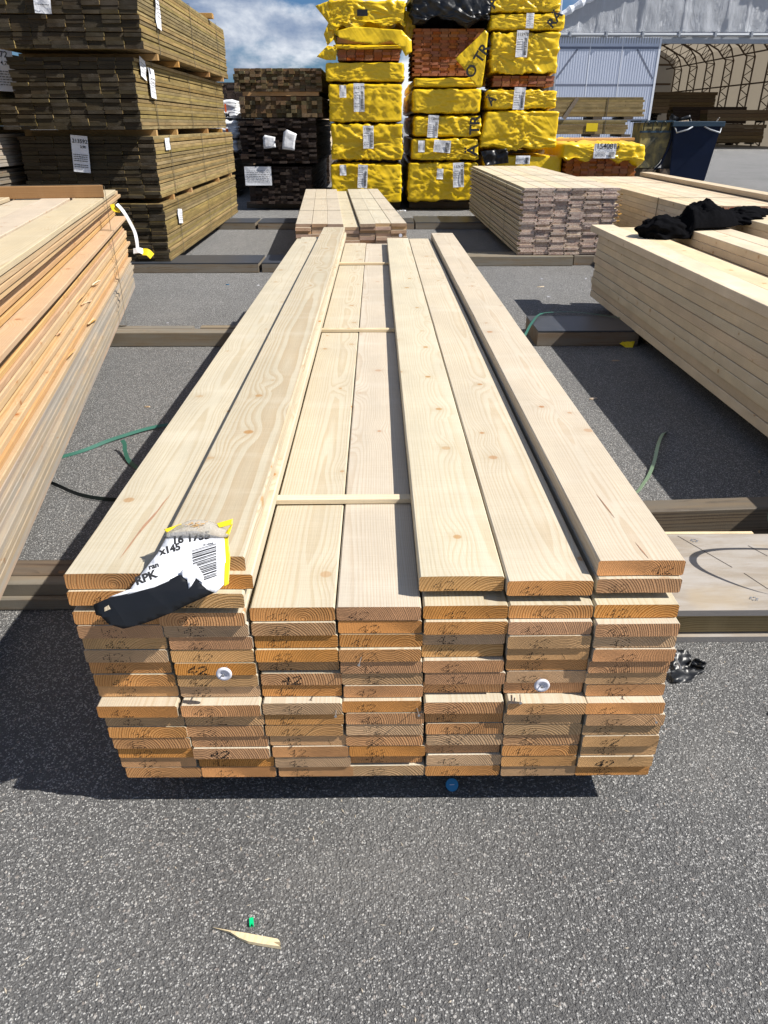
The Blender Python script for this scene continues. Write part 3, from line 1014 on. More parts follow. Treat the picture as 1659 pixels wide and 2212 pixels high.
# ------------------------------------------------------------------ wrapped yellow packs
def wrap_mesh(w, d, h, seed, amp, mats, rad=0.035, cuts=30, hem=0.0, flare=0.0, name='film_cover'):
    bm = bmesh.new()
    bmesh.ops.create_cube(bm, size=1.0)
    bmesh.ops.subdivide_edges(bm, edges=list(bm.edges), cuts=cuts, use_grid_fill=True)
    sd = seed * 3.71
    rgw = random.Random(seed * 13 + 5)
    anch = [(rgw.uniform(0.05, 0.95) * w, rgw.choice((0.05, 0.95, 0.5)) * h, rgw.uniform(0, 50)) for _ in range(4)]
    for v in bm.verts:
        p = Vector(((v.co.x + 0.5) * w, (v.co.y + 0.5) * d, (v.co.z + 0.5) * h))
        u = Vector((min(max(p.x, rad), w - rad), min(max(p.y, rad), d - rad), min(max(p.z, rad), h - rad)))
        dd = p - u
        if dd.length > 1e-6:
            nrm = dd.normalized()
            p = u + nrm * rad
        else:
            nrm = Vector((0, -1, 0))
        # folds fan out from a couple of pinned points
        q = Vector((p.x * 2.0 + sd, p.y * 0.6, p.z * 2.0))
        wv = mn.noise(q * 0.5) * 0.8
        a = Vector(((p.x * 0.75 - p.z + wv * 0.35) * 4.5, (p.x + p.z) * 0.9, sd + p.y))
        b = Vector(((p.x * 0.9 + p.z * 0.7 + wv * 0.3) * 6.5, (p.x - p.z) * 1.3, sd * 2 + p.y))
        star = 0.0
        for ax_, az_, ph_ in anch:
            dx_, dz_ = p.x - ax_, p.z - az_
            rr_ = math.hypot(dx_, dz_) + 0.02
            th_ = math.atan2(dz_, dx_)
            star += max(0.0, 0.5 - 2.2 * abs(mn.noise(Vector((math.cos(th_) * 3.2 + ph_, math.sin(th_) * 3.2, sd + p.y * 0.8))))) * math.exp(-rr_ * 2.6) * min(1.0, rr_ * 9)
        f = (0.5 - 1.5 * abs(mn.noise(a))) * 0.7 + (0.5 - abs(mn.noise(b))) * 0.3 + mn.noise(q * 0.9) * 0.4 + star * 2.4
        f2 = 0.0
        p = p + nrm * (f + f2 - 0.6) * amp * 0.7
        if hem > 0 and p.z < h * 0.35:
            k = 1 - p.z / (h * 0.35)
            p.z += k * hem * (0.5 + mn.noise(Vector((p.x * 3.2 + sd, p.y * 3.2, 1))) + 0.4 * mn.noise(Vector((p.x * 9 + sd, p.y * 9, 2))))
        if flare:
            k = max(0, 1 - p.z / h)
            p.x -= flare * k * max(0, 1 - p.x / (w * 0.6))
        v.co = p
    return mesh(name, bm, mats, True)


def wrapped(label, x0, x1, z0, z1, seed, y0=12.5, d=4.2, amp=0.028, rad=0.035, mat_='yellow', hem=0.0, flare=0.0, group='yellow wrapped packs',
            labels=(), reds=0.0, cuts=30, skids=True, name='wrapped_pack', cat='wrapped pack', letters=()):
    P = empty(name, (x0, y0, z0), 0, label=label, cat=cat, group=group)
    zr = 0.0
    w_, h_ = x1 - x0, z1 - z0
    if reds > 0:
        bt = 0.034
        n_ = int(reds / bt)
        me = [mesh('board', profile_board(0.128, bt - 0.001, 0.9, tg=True, seed=seed + k), [M['red'], M['red']]) for k in range(3)]
        rg = random.Random(seed)
        nc = int((w_ - 0.06) / 0.13)
        for r in range(n_):
            for c in range(nc):
                link('board', rg.choice(me), P, (0.06 + 0.065 + c * 0.131 + (0.01 if r % 2 else 0), 0.035 + rg.uniform(-.008, .008), r * bt))
    link('film_cover', wrap_mesh(w_, d, h_ - reds * 0.9, seed, amp, [M[mat_]], rad, cuts, hem, flare), P, (0, 0, reds * 0.9))
    for (lx, lz, lw, lh, title, an) in labels:
        sheet(P, (lx - x0, -0.045 - amp * 0.25, lz - z0), lw, lh, rot=(R(90), R(an), 0), title=title, lines=6, code=lw > 0.13, seed=seed * 7 + int(lw * 100), curl=0.012)
    for (txt, lx, lz, sz, an, yy) in letters:
        link('lettering', text_mesh(txt, sz, M['blackish'], sz * 0.03, extr=0.002), P, (lx - x0, yy, lz - z0), (R(90), R(an), 0))
    if skids:
        bm = bmesh.new()
        for yy in (0.5, d - 0.7):
            add_box(bm, 0.08, w_ - 0.08, yy, yy + 0.1, -0.028, 0.02)
        link('skid', mesh('skid', bm, M['bearer']), P)
    return P


# pile 1
wrapped('bottom yellow wrapped pack of the leftmost yellow pile, partly behind the small pale pack', -0.72, 0.41, 0.11, 0.685, 11, amp=0.035, hem=0.03,
        labels=((-0.515, 0.60, 0.10, 0.15, '', 0), (-0.21, 0.51, 0.15, 0.33, '117071', 3)))
wrapped('second yellow wrapped pack from the bottom of the leftmost yellow pile, very crumpled', -0.70, 0.42, 0.715, 1.235, 12, amp=0.045, hem=0.04,
        labels=((-0.115, 1.055, 0.16, 0.31, '117803', 0),))
wrapped('big yellow wrapped pack in mid pile with one small and one rounded label', -0.715, 0.405, 1.262, 1.765, 13, amp=0.030,
        labels=((-0.49, 1.66, 0.10, 0.16, '', 0), (-0.25, 1.58, 0.16, 0.37, '1121776', 0)))
wrapped('plain unlabelled thin yellow pack third from top of the leftmost yellow pile', -0.745, 0.425, 1.79, 2.035, 14, amp=0.022)
# opened pack with red boards and a torn cover
P = wrapped('yellow pack with its cover torn open over dark red boards', -0.62, 0.40, 2.06, 2.26, 15, reds=0.16, amp=0.02, hem=0.0, cuts=20)
wrapped('ragged yellow pack at the top of the leftmost yellow pile with black square patch', -0.68, 0.44, 2.39, 2.80, 16, amp=0.05, hem=0.16, rad=0.04, cuts=36,
        letters=())
tp = [o for o in bpy.data.objects if o.get('label', '').startswith('ragged yellow pack')][0]
boxobj('black_patch', (0.42, 0.57, -0.075, -0.066, 0.20, 0.28), M['black_film'], tp)


def sheet_poly(name, pts, m, parent=None, thick=0.004, amp=0.02, sub=14, seed=0, loc=(0, 0, 0), rot=(0, 0, 0), plane='XZ'):
    """crumpled loose sheet from an outline in its own plane; real thickness"""
    bm = bmesh.new()
    vs = [bm.verts.new((p[0], 0, p[1])) for p in pts]
    f = bm.faces.new(vs)
    xs = [p[0] for p in pts]
    zs = [p[1] for p in pts]
    for i in range(1, sub):
        bmesh.ops.bisect_plane(bm, geom=list(bm.faces) + list(bm.edges) + list(bm.verts), plane_co=(min(xs) + (max(xs) - min(xs)) * i / sub, 0, 0), plane_no=(1, 0, 0))
        bmesh.ops.bisect_plane(bm, geom=list(bm.faces) + list(bm.edges) + list(bm.verts), plane_co=(0, 0, min(zs) + (max(zs) - min(zs)) * i / sub), plane_no=(0, 0, 1))
    k = 2.5 / max(0.01, max(xs) - min(xs))
    for v in bm.verts:
        p = v.co
        v.co.y += amp * (1.2 * (0.5 - abs(mn.noise(Vector(((p.x * .8 - p.z) * k * 1.4, (p.x + p.z) * k * .4, seed))))) + 0.7 * mn.noise(Vector((p.x * k * 2.3, p.z * k * 2.3, seed + 9))))
    bmesh.ops.solidify(bm, geom=list(bm.faces), thickness=thick)
    bmesh.ops.recalc_face_normals(bm, faces=list(bm.faces))
    return link(name, mesh(name, bm, m, True), parent, loc, rot)


sheet_poly('torn_flap', [(-0.60, 2.40), (-0.30, 2.47), (0.1, 2.44), (0.38, 2.42), (0.52, 2.30), (0.53, 2.16), (0.44, 2.10), (0.36, 2.22), (0.22, 2.29), (0.0, 2.25), (-0.3, 2.28), (-0.52, 2.33)],
           M['yellow'], tp, amp=0.06, seed=3, loc=(0.68, -0.10, -2.39))
sheet_poly('torn_flap', [(-0.86, 2.72), (-0.62, 2.79), (-0.60, 2.32), (-0.70, 2.24), (-0.75, 2.38), (-0.68, 2.52)], M['yellow'], tp, amp=0.05, seed=5, loc=(0.68, 0.0, -2.39))
sheet_poly('torn_flap', [(0.42, 2.70), (0.55, 2.66), (0.60, 2.44), (0.50, 2.30), (0.42, 2.42)], M['yellow'], tp, amp=0.04, seed=6, loc=(0.68, 0.25, -2.39))
bm = profile_board(0.16, 0.075, 1.0)
link('plank_end', mesh('plank_end', bm, [M['batten'], M['batten']]), tp, (0.12, 0.15, -0.12), (0, 0, R(-90)))
sheet_poly('torn_flap', [(-0.86, 2.10), (-0.70, 2.24), (-0.56, 2.22), (-0.58, 2.06), (-0.72, 2.06)], M['yellow'], P, amp=0.05, seed=8, loc=(0.62, -0.04, -2.06))

# pile 2
wrapped('bottom yellow pack of the middle yellow pile, film sagging under its front', 0.50, 1.60, 0.13, 0.70, 21, amp=0.030, hem=0.05,
        labels=((1.00, 0.545, 0.10, 0.15, '', 2), (1.29, 0.53, 0.17, 0.35, '1176752', -3)))
wrapped('crumpled yellow pack with silvery label, second from the bottom of the middle pile', 0.55, 1.60, 0.725, 1.035, 22, amp=0.034, hem=0.03,
        labels=((0.70, 0.93, 0.10, 0.16, '', 0), (1.02, 0.93, 0.26, 0.17, '', 4)),
        letters=(('\u00c4', 1.565, 0.80, 0.23, -90, -0.045),))
wrapped('yellow pack with long white label and black TR lettering in the middle pile', 0.57, 1.62, 1.055, 1.35, 23, amp=0.03, rad=0.06,
        labels=((0.87, 1.20, 0.16, 0.30, '11586421', 3),), letters=(('TR', 1.575, 1.09, 0.21, -90, -0.045),))
wrapped('plain yellow pack without labels beside the black film in the middle pile', 0.55, 1.59, 1.375, 1.70, 24, amp=0.025, rad=0.05)
wrapped('thin dull yellow pack directly under the tall red board stack', 0.57, 1.60, 1.72, 1.845, 25, amp=0.018, cuts=20)
rp = pack('red_board_pack', 'tall open stack of red-brown tongue and groove boards under black film', 'board pack', (0.56, 12.55, 1.865), 0, 8, 17, 0.128, 0.0340, 1.6,
          'red', 'red', seed=31, tg=True, jx=0.003, jy=0.012, stagger=0.014, variants=5)
bk = tag(link('black_film_sheet', wrap_mesh(1.13, 1.7, 0.42, 41, 0.075, [M['black_film']], 0.09, 36, hem=0.14, name='black_film_sheet'), None, (0.51, 12.47, 2.47)),
         'glossy black plastic sheet draped over the tall red board stack', 'plastic sheet')
fl = empty('hanging_flap', (1.38, 12.36, 2.05), 0, label='torn yellow flap with black O TR lettering hanging between the middle and right yellow piles', cat='film flap')
sheet_poly('film_flap', [(0.19, 0.37), (0.08, 0.27), (-0.22, 0.02), (-0.04, -0.15), (0.02, -0.24), (0.14, -0.35), (0.19, -0.34), (0.22, -0.05), (0.24, 0.33)], M['yellow'], fl, amp=0.03, seed=2)
link('lettering', text_mesh('O TR', 0.20, M['blackish'], 0.005, extr=0.002), fl, (0.03, -0.04, -0.24), (R(90), R(-58), 0))

# pile 3
wrapped('lowest yellow pack of the right pile just above the tongue and groove pack', 1.68, 2.93, 0.11, 0.80, 51, y0=12.55, amp=0.02,
        labels=((2.29, 0.74, 0.22, 0.12, '', 0),))
wrapped('big unlabelled yellow pack in the right pile with flared torn skirt', 1.68, 2.80, 0.845, 1.41, 52, amp=0.045, hem=0.10, flare=0.10, cuts=36)
o = sheet_poly('film_bag', [(1.62, 0.86), (2.02, 0.90), (2.06, 0.70), (1.70, 0.66)], M['black_film'], None, amp=0.08, seed=4, loc=(0, 12.42, 0), thick=0.02)
tag(o, 'black plastic film bulging out below the flared yellow pack', 'plastic film')
wrapped('narrow yellow pack with white label right below a red board edge in the right pile', 1.66, 2.74, 1.43, 1.695, 53, amp=0.040, rad=0.05,
        labels=((2.15, 1.57, 0.17, 0.29, '', 2),), letters=(('\u00c4', 1.74, 1.47, 0.17, -50, -0.05),))
wrapped('big yellow pack in the right pile with red boards showing beneath its cover', 1.69, 2.70, 1.73, 2.41, 54, amp=0.045, hem=0.05, reds=0.15, cuts=36,
        labels=((2.13, 2.26, 0.17, 0.33, '11597823', 0),))
wrapped('thin yellow pack with black RA lettering near the top of the right pile', 1.65, 2.74, 2.435, 2.625, 55, amp=0.025, rad=0.03,
        labels=((2.22, 2.54, 0.11, 0.18, '', 0),), letters=(('R\u00c4', 2.55, 2.44, 0.17, -52, -0.05),))
wrapped('topmost yellow pack of the right pile running out of the picture', 1.62, 2.66, 2.645, 3.05, 56, amp=0.045, letters=(('\u00c4', 1.70, 2.68, 0.2, -70, -0.05),))

# low pack right of pile 3
lp = pack('red_board_pack', 'low stack of red-brown boards under a yellow cover left of the bins', 'board pack', (2.95, 12.45, 0.10), 0, 9, 21, 0.122, 0.0340, 4.0,
          'red', 'red', seed=33, tg=True, jx=0.003, jy=0.02, stagger=0.01, variants=5)
lc = wrapped('low draped yellow cover with a white label on the red board stack near the bins', 2.86, 4.16, 0.68, 0.975, 57, y0=12.36, d=4.2, amp=0.05, hem=0.17, rad=0.05, skids=False,
             group='yellow covers', labels=((3.50, 0.87, 0.34, 0.20, '1540813', 0),), name='film_cover', cat='plastic cover')
for k, (dy, zz, xx) in enumerate(((0.4, 0.0, -0.1), (0.9, 0.0, 0.3))):
    o = link('loose_board', mesh('board', profile_board(0.2, 0.04, 1.05, seed=k), [M['batten'], M['batten']]), None, (3.05 + xx + 1.0, 12.8 + dy, 0.99 + k * 0.0), (0, 0, R(90 - k * 3)))
    tag(o, ('short orange board lying on the low yellow cover near its front', 'short orange board lying at the back of the low yellow cover')[k], 'board')


# ------------------------------------------------------------------ bins
def bin_blue():
    B = empty('wheelie_bin', (7.08, 18.3, 0), R(-4), label='dark blue wheeled waste bin with rubbish sticking out of the top', cat='waste bin')
    bm = bmesh.new()
    # tapered open body
    def ring(w, d, z, yo=0):
        return [bm.verts.new((x * w, yo + y * d, z)) for x, y in ((-1, -1), (1, -1), (1, 1), (-1, 1))]
    r0 = ring(0.40, 0.34, 0.10)
    r1 = ring(0.50, 0.45, 1.16)
    r2 = ring(0.53, 0.48, 1.17)
    r3 = ring(0.53, 0.48, 1.20)
    r4 = ring(0.49, 0.43, 1.20)
    r5 = ring(0.38, 0.32, 0.14)
    bm.faces.new(r0[::-1])
    for a, b in ((r0, r1), (r1, r2), (r2, r3), (r3, r4), (r4, r5)):
        for k in range(4):
            bm.faces.new((a[k], a[(k + 1) % 4], b[(k + 1) % 4], b[k]))
    bm.faces.new(r5)
    bmesh.ops.bevel(bm, geom=[e for e in bm.edges], offset=0.012, segments=2, affect='EDGES')
    link('body', mesh('body', bm, M['bin_blue']), B)
    bm = bmesh.new()
    add_box(bm, -0.555, 0.555, -0.51, -0.46, 1.19, 1.29)
    add_box(bm, -0.555, 0.555, 0.46, 0.51, 1.19, 1.29)
    add_box(bm, -0.555, -0.51, -0.46, 0.46, 1.19, 1.29)
    add_box(bm, 0.51, 0.555, -0.46, 0.46, 1.19, 1.29)
    bmesh.ops.bevel(bm, geom=[e for e in bm.edges], offset=0.008, segments=1, affect='EDGES')
    link('rim', mesh('rim', bm, M['bin_rim']), B)
    for sx in (-1, 1):
        bm = bmesh.new()
        add_tube(bm, [(sx * 0.50, -0.47, 1.18), (sx * 0.46, -0.56, 1.07), (sx * 0.24, -0.57, 1.13), (sx * 0.12, -0.49, 1.19)], 0.017, 6)
        link('handle', mesh('handle', bm, M['galv'], True), B)
    for sx in (-1, 1):
        for sy in (-1, 1):
            bm = bmesh.new()
            add_tube(bm, [(-0.02, 0, 0.07), (0.02, 0, 0.07)], 0.07, 14)
            add_box(bm, -0.03, 0.03, -0.02, 0.02, 0.07, 0.16)
            link('wheel', mesh('wheel', bm, M['strap_dark']), B, (sx * 0.32, sy * 0.27, 0))


bin_blue()


def bin_green():
    B = empty('open_container', (6.18, 18.0, 0.35), R(5), label='tall grimy green-grey tipping container beside the blue bin', cat='waste bin')
    bm = bmesh.new()
    # hollow shell with a curved right flank
    prof = [(0.0, 0.92), (0.36, 0.92), (0.37, 0.6), (0.31, 0.35), (0.22, 0.12), (0.10, 0.0), (-0.36, 0.02), (-0.36, 0.14), (-0.30, 0.40), (-0.32, 0.92)]
    a = [bm.verts.new((x, 0, z)) for x, z in prof]
    b = [bm.verts.new((x * 0.95, 0.55, z)) for x, z in prof]
    bm.faces.new(a)
    bm.faces.new(b[::-1])
    for k in range(len(prof)):
        bm.faces.new((a[k], a[(k + 1) % len(prof)], b[(k + 1) % len(prof)], b[k]))
    bmesh.ops.bevel(bm, geom=[e for e in bm.edges], offset=0.01, segments=1, affect='EDGES')
    bmesh.ops.recalc_face_normals(bm, faces=list(bm.faces))
    link('body', mesh('body', bm, M['bin_green']), B)
    bm = bmesh.new()
    add_box(bm, -0.36, 0.42, -0.03, 0.58, 0.925, 0.96)
    add_box(bm, -0.36, 0.42, -0.035, -0.005, 0.72, 0.76)
    link('rim', mesh('rim', bm, M['bin_rim']), B)
    for k in range(4):
        bm = bmesh.new()
        x = -0.30 + k * 0.2
        add_tube(bm, [(x, -0.05, 0.75), (x, -0.06, 0.90), (x + 0.05, -0.06, 0.95), (x + 0.10, -0.05, 0.91), (x + 0.10, -0.05, 0.86)], 0.013, 5)
        link('hook', mesh('hook', bm, M['strap_dark'], True), B)
    bm = bmesh.new()
    pts = [(0.36, -0.02, 0.94), (0.39, -0.02, 0.6), (0.33, -0.02, 0.33), (0.24, -0.02, 0.1), (0.11, -0.02, -0.02)]
    add_tube(bm, pts, 0.026, 5)
    link('edge_band', mesh('edge_band', bm, M['bin_blue'], True), B)


bin_green()
for k, x in enumerate((6.02, 6.42)):
    o = boxobj('timber_block', (x, x + 0.3, 17.98, 18.5, 0, 0.345), M['bearer_dark'])
    tag(o, ('brown wooden block under the left foot of the grimy container', 'brown wooden block under the right foot of the grimy container')[k], 'block')
rb = empty('rubbish', (6.72, 18.2, 1.22), 0, label='black bag and pale cardboard scraps poking out of the blue bin', cat='rubbish')
sheet_poly('black_bag', [(-0.2, 0.0), (0.32, 0.02), (0.26, 0.20), (0.05, 0.13), (-0.16, 0.22)], M['black_film'], rb, amp=0.06, seed=2, thick=0.03)
sheet_poly('cardboard', [(-0.15, -0.02), (0.28, 0.0), (0.2, 0.10), (-0.1, 0.06)], M['larch_top'], rb, amp=0.03, seed=3, thick=0.01, loc=(0, -0.08, 0))
sheet_poly('cardboard', [(0.82, 0.02), (0.86, 0.02), (0.93, 0.15), (0.90, 0.15)], M['ply'], rb, amp=0.01, seed=5, thick=0.01)


# ------------------------------------------------------------------ bearers on the ground
def bearer(x0, x1, y0, y1, z1, label, m='bearer', rot=0.0, film_top=False, name='bearer', group='bearer timbers on the asphalt'):
    E_ = empty(name, (x0, y0, 0), R(rot), label=label, cat='bearer timber', group=group)
    bm = profile_board(y1 - y0, z1 - (0.008 if film_top else 0), x1 - x0, ch=0.004, segs=8, wane=0.003, seed=int(abs(x0 * 100)))
    bmesh.ops.rotate(bm, verts=list(bm.verts), cent=(0, 0, 0), matrix=Matrix.Rotation(R(-90), 3, 'Z'))
    bmesh.ops.translate(bm, verts=list(bm.verts), vec=(0, (y1 - y0) / 2, 0.001))
    # keep texture axis along the beam: store board in its own y-long frame
    bm.free()
    bm = profile_board(y1 - y0, z1 - (0.008 if film_top else 0), x1 - x0, ch=0.004, segs=8, wane=0.003, seed=int(abs(x0 * 100)))
    link('timber', mesh('timber', bm, [M[m], M[m]]), E_, (0, (y1 - y0) / 2, 0.001), (0, 0, R(-90)))
    if film_top:
        boxobj('film_faced_top', (0, x1 - x0, 0.0, y1 - y0, z1 - 0.0065, z1 + 0.003), M['film_ply'], E_)
    return E_


bearer(-1.45, 0.50, 1.712, 1.80, 0.078, 'weathered grey-brown timber under the front of the open stack, left side')
bearer(-1.45, 0.50, 1.690, 1.709, 0.040, 'low grey batten in front of the timber under the open stack')
bearer(-1.85, 0.5, 4.47, 4.57, 0.088, 'dark brown timber running left from under the middle of the open stack')
bearer(-1.90, -1.18, 4.64, 4.70, 0.075, 'thin grey batten left of the notch behind the dark brown timber')
bearer(-1.13, 0.4, 4.64, 4.70, 0.078, 'thin grey batten right of the notch behind the dark brown timber')
bearer(-2.9, -1.10, 7.02, 7.48, 0.088, 'wide film-topped timber under the front of the green-brown packs', film_top=True)
bearer(-1.07, 0.60, 7.04, 7.50, 0.086, 'wide film-topped timber under the front of the small pale pack', film_top=True)
bearer(-3.0, -1.60, 10.2, 10.7, 0.086, 'film-topped timber under the rear of the green-brown packs', film_top=True)
bearer(-1.56, 0.5, 10.2, 10.72, 0.084, 'film-topped timber under the rear of the small pale pack', film_top=True)
bearer(0.52, 2.6, 10.2, 10.95, 0.084, 'film-topped timber under the rear of the tongue and groove pack', film_top=True)
bearer(0.86, 1.92, 7.36, 7.66, 0.092, 'grey timber under the front left of the tongue and groove pack')
bearer(1.94, 3.8, 7.40, 7.66, 0.092, 'paler yellowish timber under the front right of the tongue and groove pack')
bearer(1.00, 1.63, 4.46, 4.86, 0.094, 'short black-topped timber between the open stack and the right stack', film_top=True)
bearer(1.70, 2.9, 4.50, 4.86, 0.088, 'black-topped timber hidden under the right stack', film_top=True)
bearer(0.60, 3.0, 2.04, 2.12, 0.115, 'dark old cracked beam behind the grey plywood platform', m='bearer_dark', rot=3.2)
bearer(-2.3, -0.9, 1.75, 1.83, 0.085, 'timber under the near end of the leaning reddish stack', m='bearer_dark')
bearer(2.6, 4.2, 9.9, 10.2, 0.088, 'timber under the rear of the strapped pale pack')
for yy, t_ in ((13.0, 'front'), (16.0, 'rear')):
    for x0, x1, nm in ((-2.15, -0.80, 'dark mixed timber pile'), (-0.70, 0.40, 'leftmost yellow pile'), (0.55, 1.6, 'middle yellow pile'), (1.70, 2.8, 'right yellow pile'), (2.95, 4.1, 'low red board stack')):
        bearer(x0, x1, yy, yy + 0.2, 0.096, '%s timber under the %s' % (t_, nm))

# grey plywood platform at the right edge
pf = empty('plywood_platform', (0.56, 1.53, 0), 0, label='low platform of grey weathered plywood on timber at the right edge', cat='platform')
def slab(name, x0, x1, y0, y1, z0, z1, m, me_=None, parent=pf):
    bm = bmesh.new()
    add_box(bm, x0, x1, y0, y1, z0, z1, 0)
    for f in bm.faces:
        if abs(f.normal.z) < 0.5:
            f.material_index = 1
    bmesh.ops.recalc_face_normals(bm, faces=list(bm.faces))
    for f in bm.faces:
        f.material_index = 0 if abs(f.normal.z) > 0.5 else 1
    return link(name, mesh(name, bm, [M[m], M[me_ or m]]), parent)
slab('lower_ply_strip', 0, 1.6, 0.0, 0.20, 0.001, 0.018, 'ply', 'ply_edge')
bm = profile_board(0.09, 0.071, 1.6, segs=6, seed=5)
link('timber', mesh('timber', bm, [M['treated'], M['treated_end']]), pf, (0, 0.062, 0.0185), (0, 0, R(-90)))
bm = profile_board(0.09, 0.071, 1.6, segs=6, seed=6)
link('timber', mesh('timber', bm, [M['bearer'], M['bearer']]), pf, (0, 0.34, 0.0185), (0, 0, R(-90)))
slab('lower_ply_strip', 0, 1.6, 0.25, 0.40, 0.001, 0.018, 'ply', 'ply_edge')
slab('top_sheet', 0, 1.6, -0.005, 0.39, 0.090, 0.108, 'ply', 'ply_edge')
slab('pale_edge_strip', 0.1, 0.60, 0.391, 0.405, 0.088, 0.109, 'pale')
bm = bmesh.new()
for (x, y) in ((0.40, 0.35), (0.44, 0.045), (0.9, 0.05), (0.85, 0.34)):
    for a in range(6):
        t_ = a * 1.05
        add_box(bm, x + 0.009 * math.cos(t_) - .0025, x + 0.009 * math.cos(t_) + .0025, y + 0.007 * math.sin(t_) - .002, y + 0.007 * math.sin(t_) + .002, 0.1075, 0.110)
link('screw_head', mesh('screw_head', bm, M['steel']), pf)
bm = bmesh.new()
for (xa, ya, xb, yb) in ((0.36, 0.38, 0.45, 0.20), (0.47, 0.17, 0.50, 0.09), (0.60, 0.20, 0.66, 0.02), (0.55, 0.32, 0.58, 0.26)):
    d = Vector((xb - xa, yb - ya, 0)).normalized()
    nn = Vector((-d.y, d.x, 0)) * 0.0011
    q = [Vector((xa, ya, 0.1086)), Vector((xb, yb, 0.1086))]
    bm.faces.new([bm.verts.new(q[0] - nn), bm.verts.new(q[1] - nn), bm.verts.new(q[1] + nn), bm.verts.new(q[0] + nn)])
link('surface_crack', mesh('surface_crack', bm, M['ink']), pf)


# ------------------------------------------------------------------ green-brown treated packs at the left
A_labels = [('lowest green-brown treated pack of the left pile resting on film-topped timber', 17, 0.092, 0.005),
            ('second green-brown treated pack from the bottom of the left pile, small end label 213592', 17, 0.635, 0.0),
            ('third green-brown treated pack up the left pile with two white tags at its corner', 18, 1.185, 0.0),
            ('topmost green-brown treated pack of the left pile reaching out of the picture', 19, 1.765, 0.0)]
A_x = (-3.10, -3.12, -3.17, -3.06)
for i, (lab, rows, z0, _) in enumerate(A_labels):
    ly = 7.0 + (0.07, 0.12, -0.01, -0.06)[i]
    p = pack('treated_board_pack', lab, 'timber pack', (A_x[i], ly, z0), R((1.3, 1.0, 1.0, 1.3)[i]), 8, rows, 0.1445, 0.0272, 4.35, 'treated', 'treated_end',
             seed=100 + i, jx=0.004, jy=0.013, gap=0.002, straps=(0.55, 2.1, 3.7), group='green-brown treated packs piled at the left',
             skip=((lambda c, r: c == 0 and r >= 8) if i == 2 else None), layer_gap={4: 0.006, 8: 0.008, 12: 0.006, 15: 0.006}, tilt=0.012, side_jit=0.006, variants=9)
    W = p['w']
    H_ = p['h']
    # spacers on top / below
    if i > 0:
        gapz = {1: 0.055, 2: 0.06, 3: 0.05}[i]
        for yy in (0.42, 1.25, 2.9, 3.9):
            boxobj('spacer', (0.0, W + 0.01, yy, yy + 0.055, -gapz, -0.004), M['batten'], p)
    if i == 3:
        bm = profile_board(0.12, 0.05, 1.2, seed=3)
        link('spacer', mesh('spacer', bm, [M['batten'], M['batten']]), p, (W + 0.05, 3.3, H_ + 0.006), (0, 0, R(90)))
    if i == 1:
        sheet(p, (0.53, -0.04, 0.36), 0.145, 0.29, rot=(R(90), R(5), 0), title='213592', sub='3,90', lines=9, code=False, seed=2, curl=0.006)
        sheet(p, (W + 0.016, 0.42, 0.43), 0.17, 0.10, rot=(R(90), R(0), R(90)), lines=4, code=False, seed=12, curl=0.006)
    if i == 0:
        sheet(p, (W + 0.016, 0.55, 0.34), 0.18, 0.13, rot=(R(90), R(6), R(90)), lines=4, code=False, seed=13, curl=0.006)
    if i == 2:
        sheet(p, (W + 0.014, 0.24, 0.46), 0.17, 0.15, rot=(R(90), R(10), R(90)), lines=4, code=False, seed=14, curl=0.006)
        sheet(p, (W + 0.022, 0.46, 0.36), 0.18, 0.23, rot=(R(90), R(4), R(90)), lines=6, code=False, seed=15, curl=0.012)
    if i == 3:
        sheet(p, (W + 0.016, 0.62, 0.33), 0.15, 0.28, rot=(R(90), R(3), R(90)), lines=6, code=False, seed=16, curl=0.012)
        sheet(p, (0.45, -0.045, 0.36), 0.13, 0.26, rot=(R(90), R(3), 0), lines=5, code=False, seed=17, curl=0.02)
    if i == 0 or i == 1:
        pass

# neighbour pile further left
nb = [('grey weathered lower pack of the pile beyond the green-brown packs', 0.09, 28, 'bearer', 'bearer'),
      ('tan board pack with a white label in the pile at the far left edge', 0.90, 9, 'larch_grey', 'pack_end'),
      ('upper board pack carrying a hanging sheet marked 4,20 at the left edge', 1.215, 20, 'treated', 'treated_end')]
for i, (lab, z0, rows, fm, em) in enumerate(nb):
    p = pack('timber_pack', lab, 'timber pack', (-4.35 - (0.0, -0.02, 0.0)[i], 5.6, z0), 0, 7, rows, 0.155, 0.0275, 4.2, fm, em, seed=200 + i,
             jx=0.006, jy=0.03, straps=(0.7, 2.0, 3.4), tilt=0.01, side_jit=0.008, variants=5)
    if i == 2:
        sheet(p, (1.175, 1.60, 0.42), 0.21, 0.32, rot=(R(90), R(3), R(18)), title='13572', sub='4,20', lines=7, code=False, seed=22, curl=0.02)
    if i == 1:
        sheet(p, (p['w'] + 0.02, 2.32, 0.18), 0.14, 0.10, rot=(R(90), 0, R(90)), lines=0, code=False, seed=23, curl=0.03)
        boxobj('spacer', (0, p['w'] + 0.01, 2.0, 2.06, 0.258, 0.31), M['batten'], p)

# ------------------------------------------------------------------ dark mixed pile in the middle distance
def mixed_pack(label, x0, x1, z0, z1, face, endm, seed, bw, bt, y0=12.6, L=4.0, jy=0.05, grp='packs of the dark mixed pile'):
    cols = int((x1 - x0) / bw)
    rows = int((z1 - z0) / (bt + 0.0006))
    return pack('timber_pack', label, 'timber pack', (x0, y0, z0), 0, cols, rows, bw - 0.0015, bt, L, face, endm, seed=seed, jx=0.004, jy=jy, group=grp, tilt=0.01,
                variants=8, side_jit=0.006)


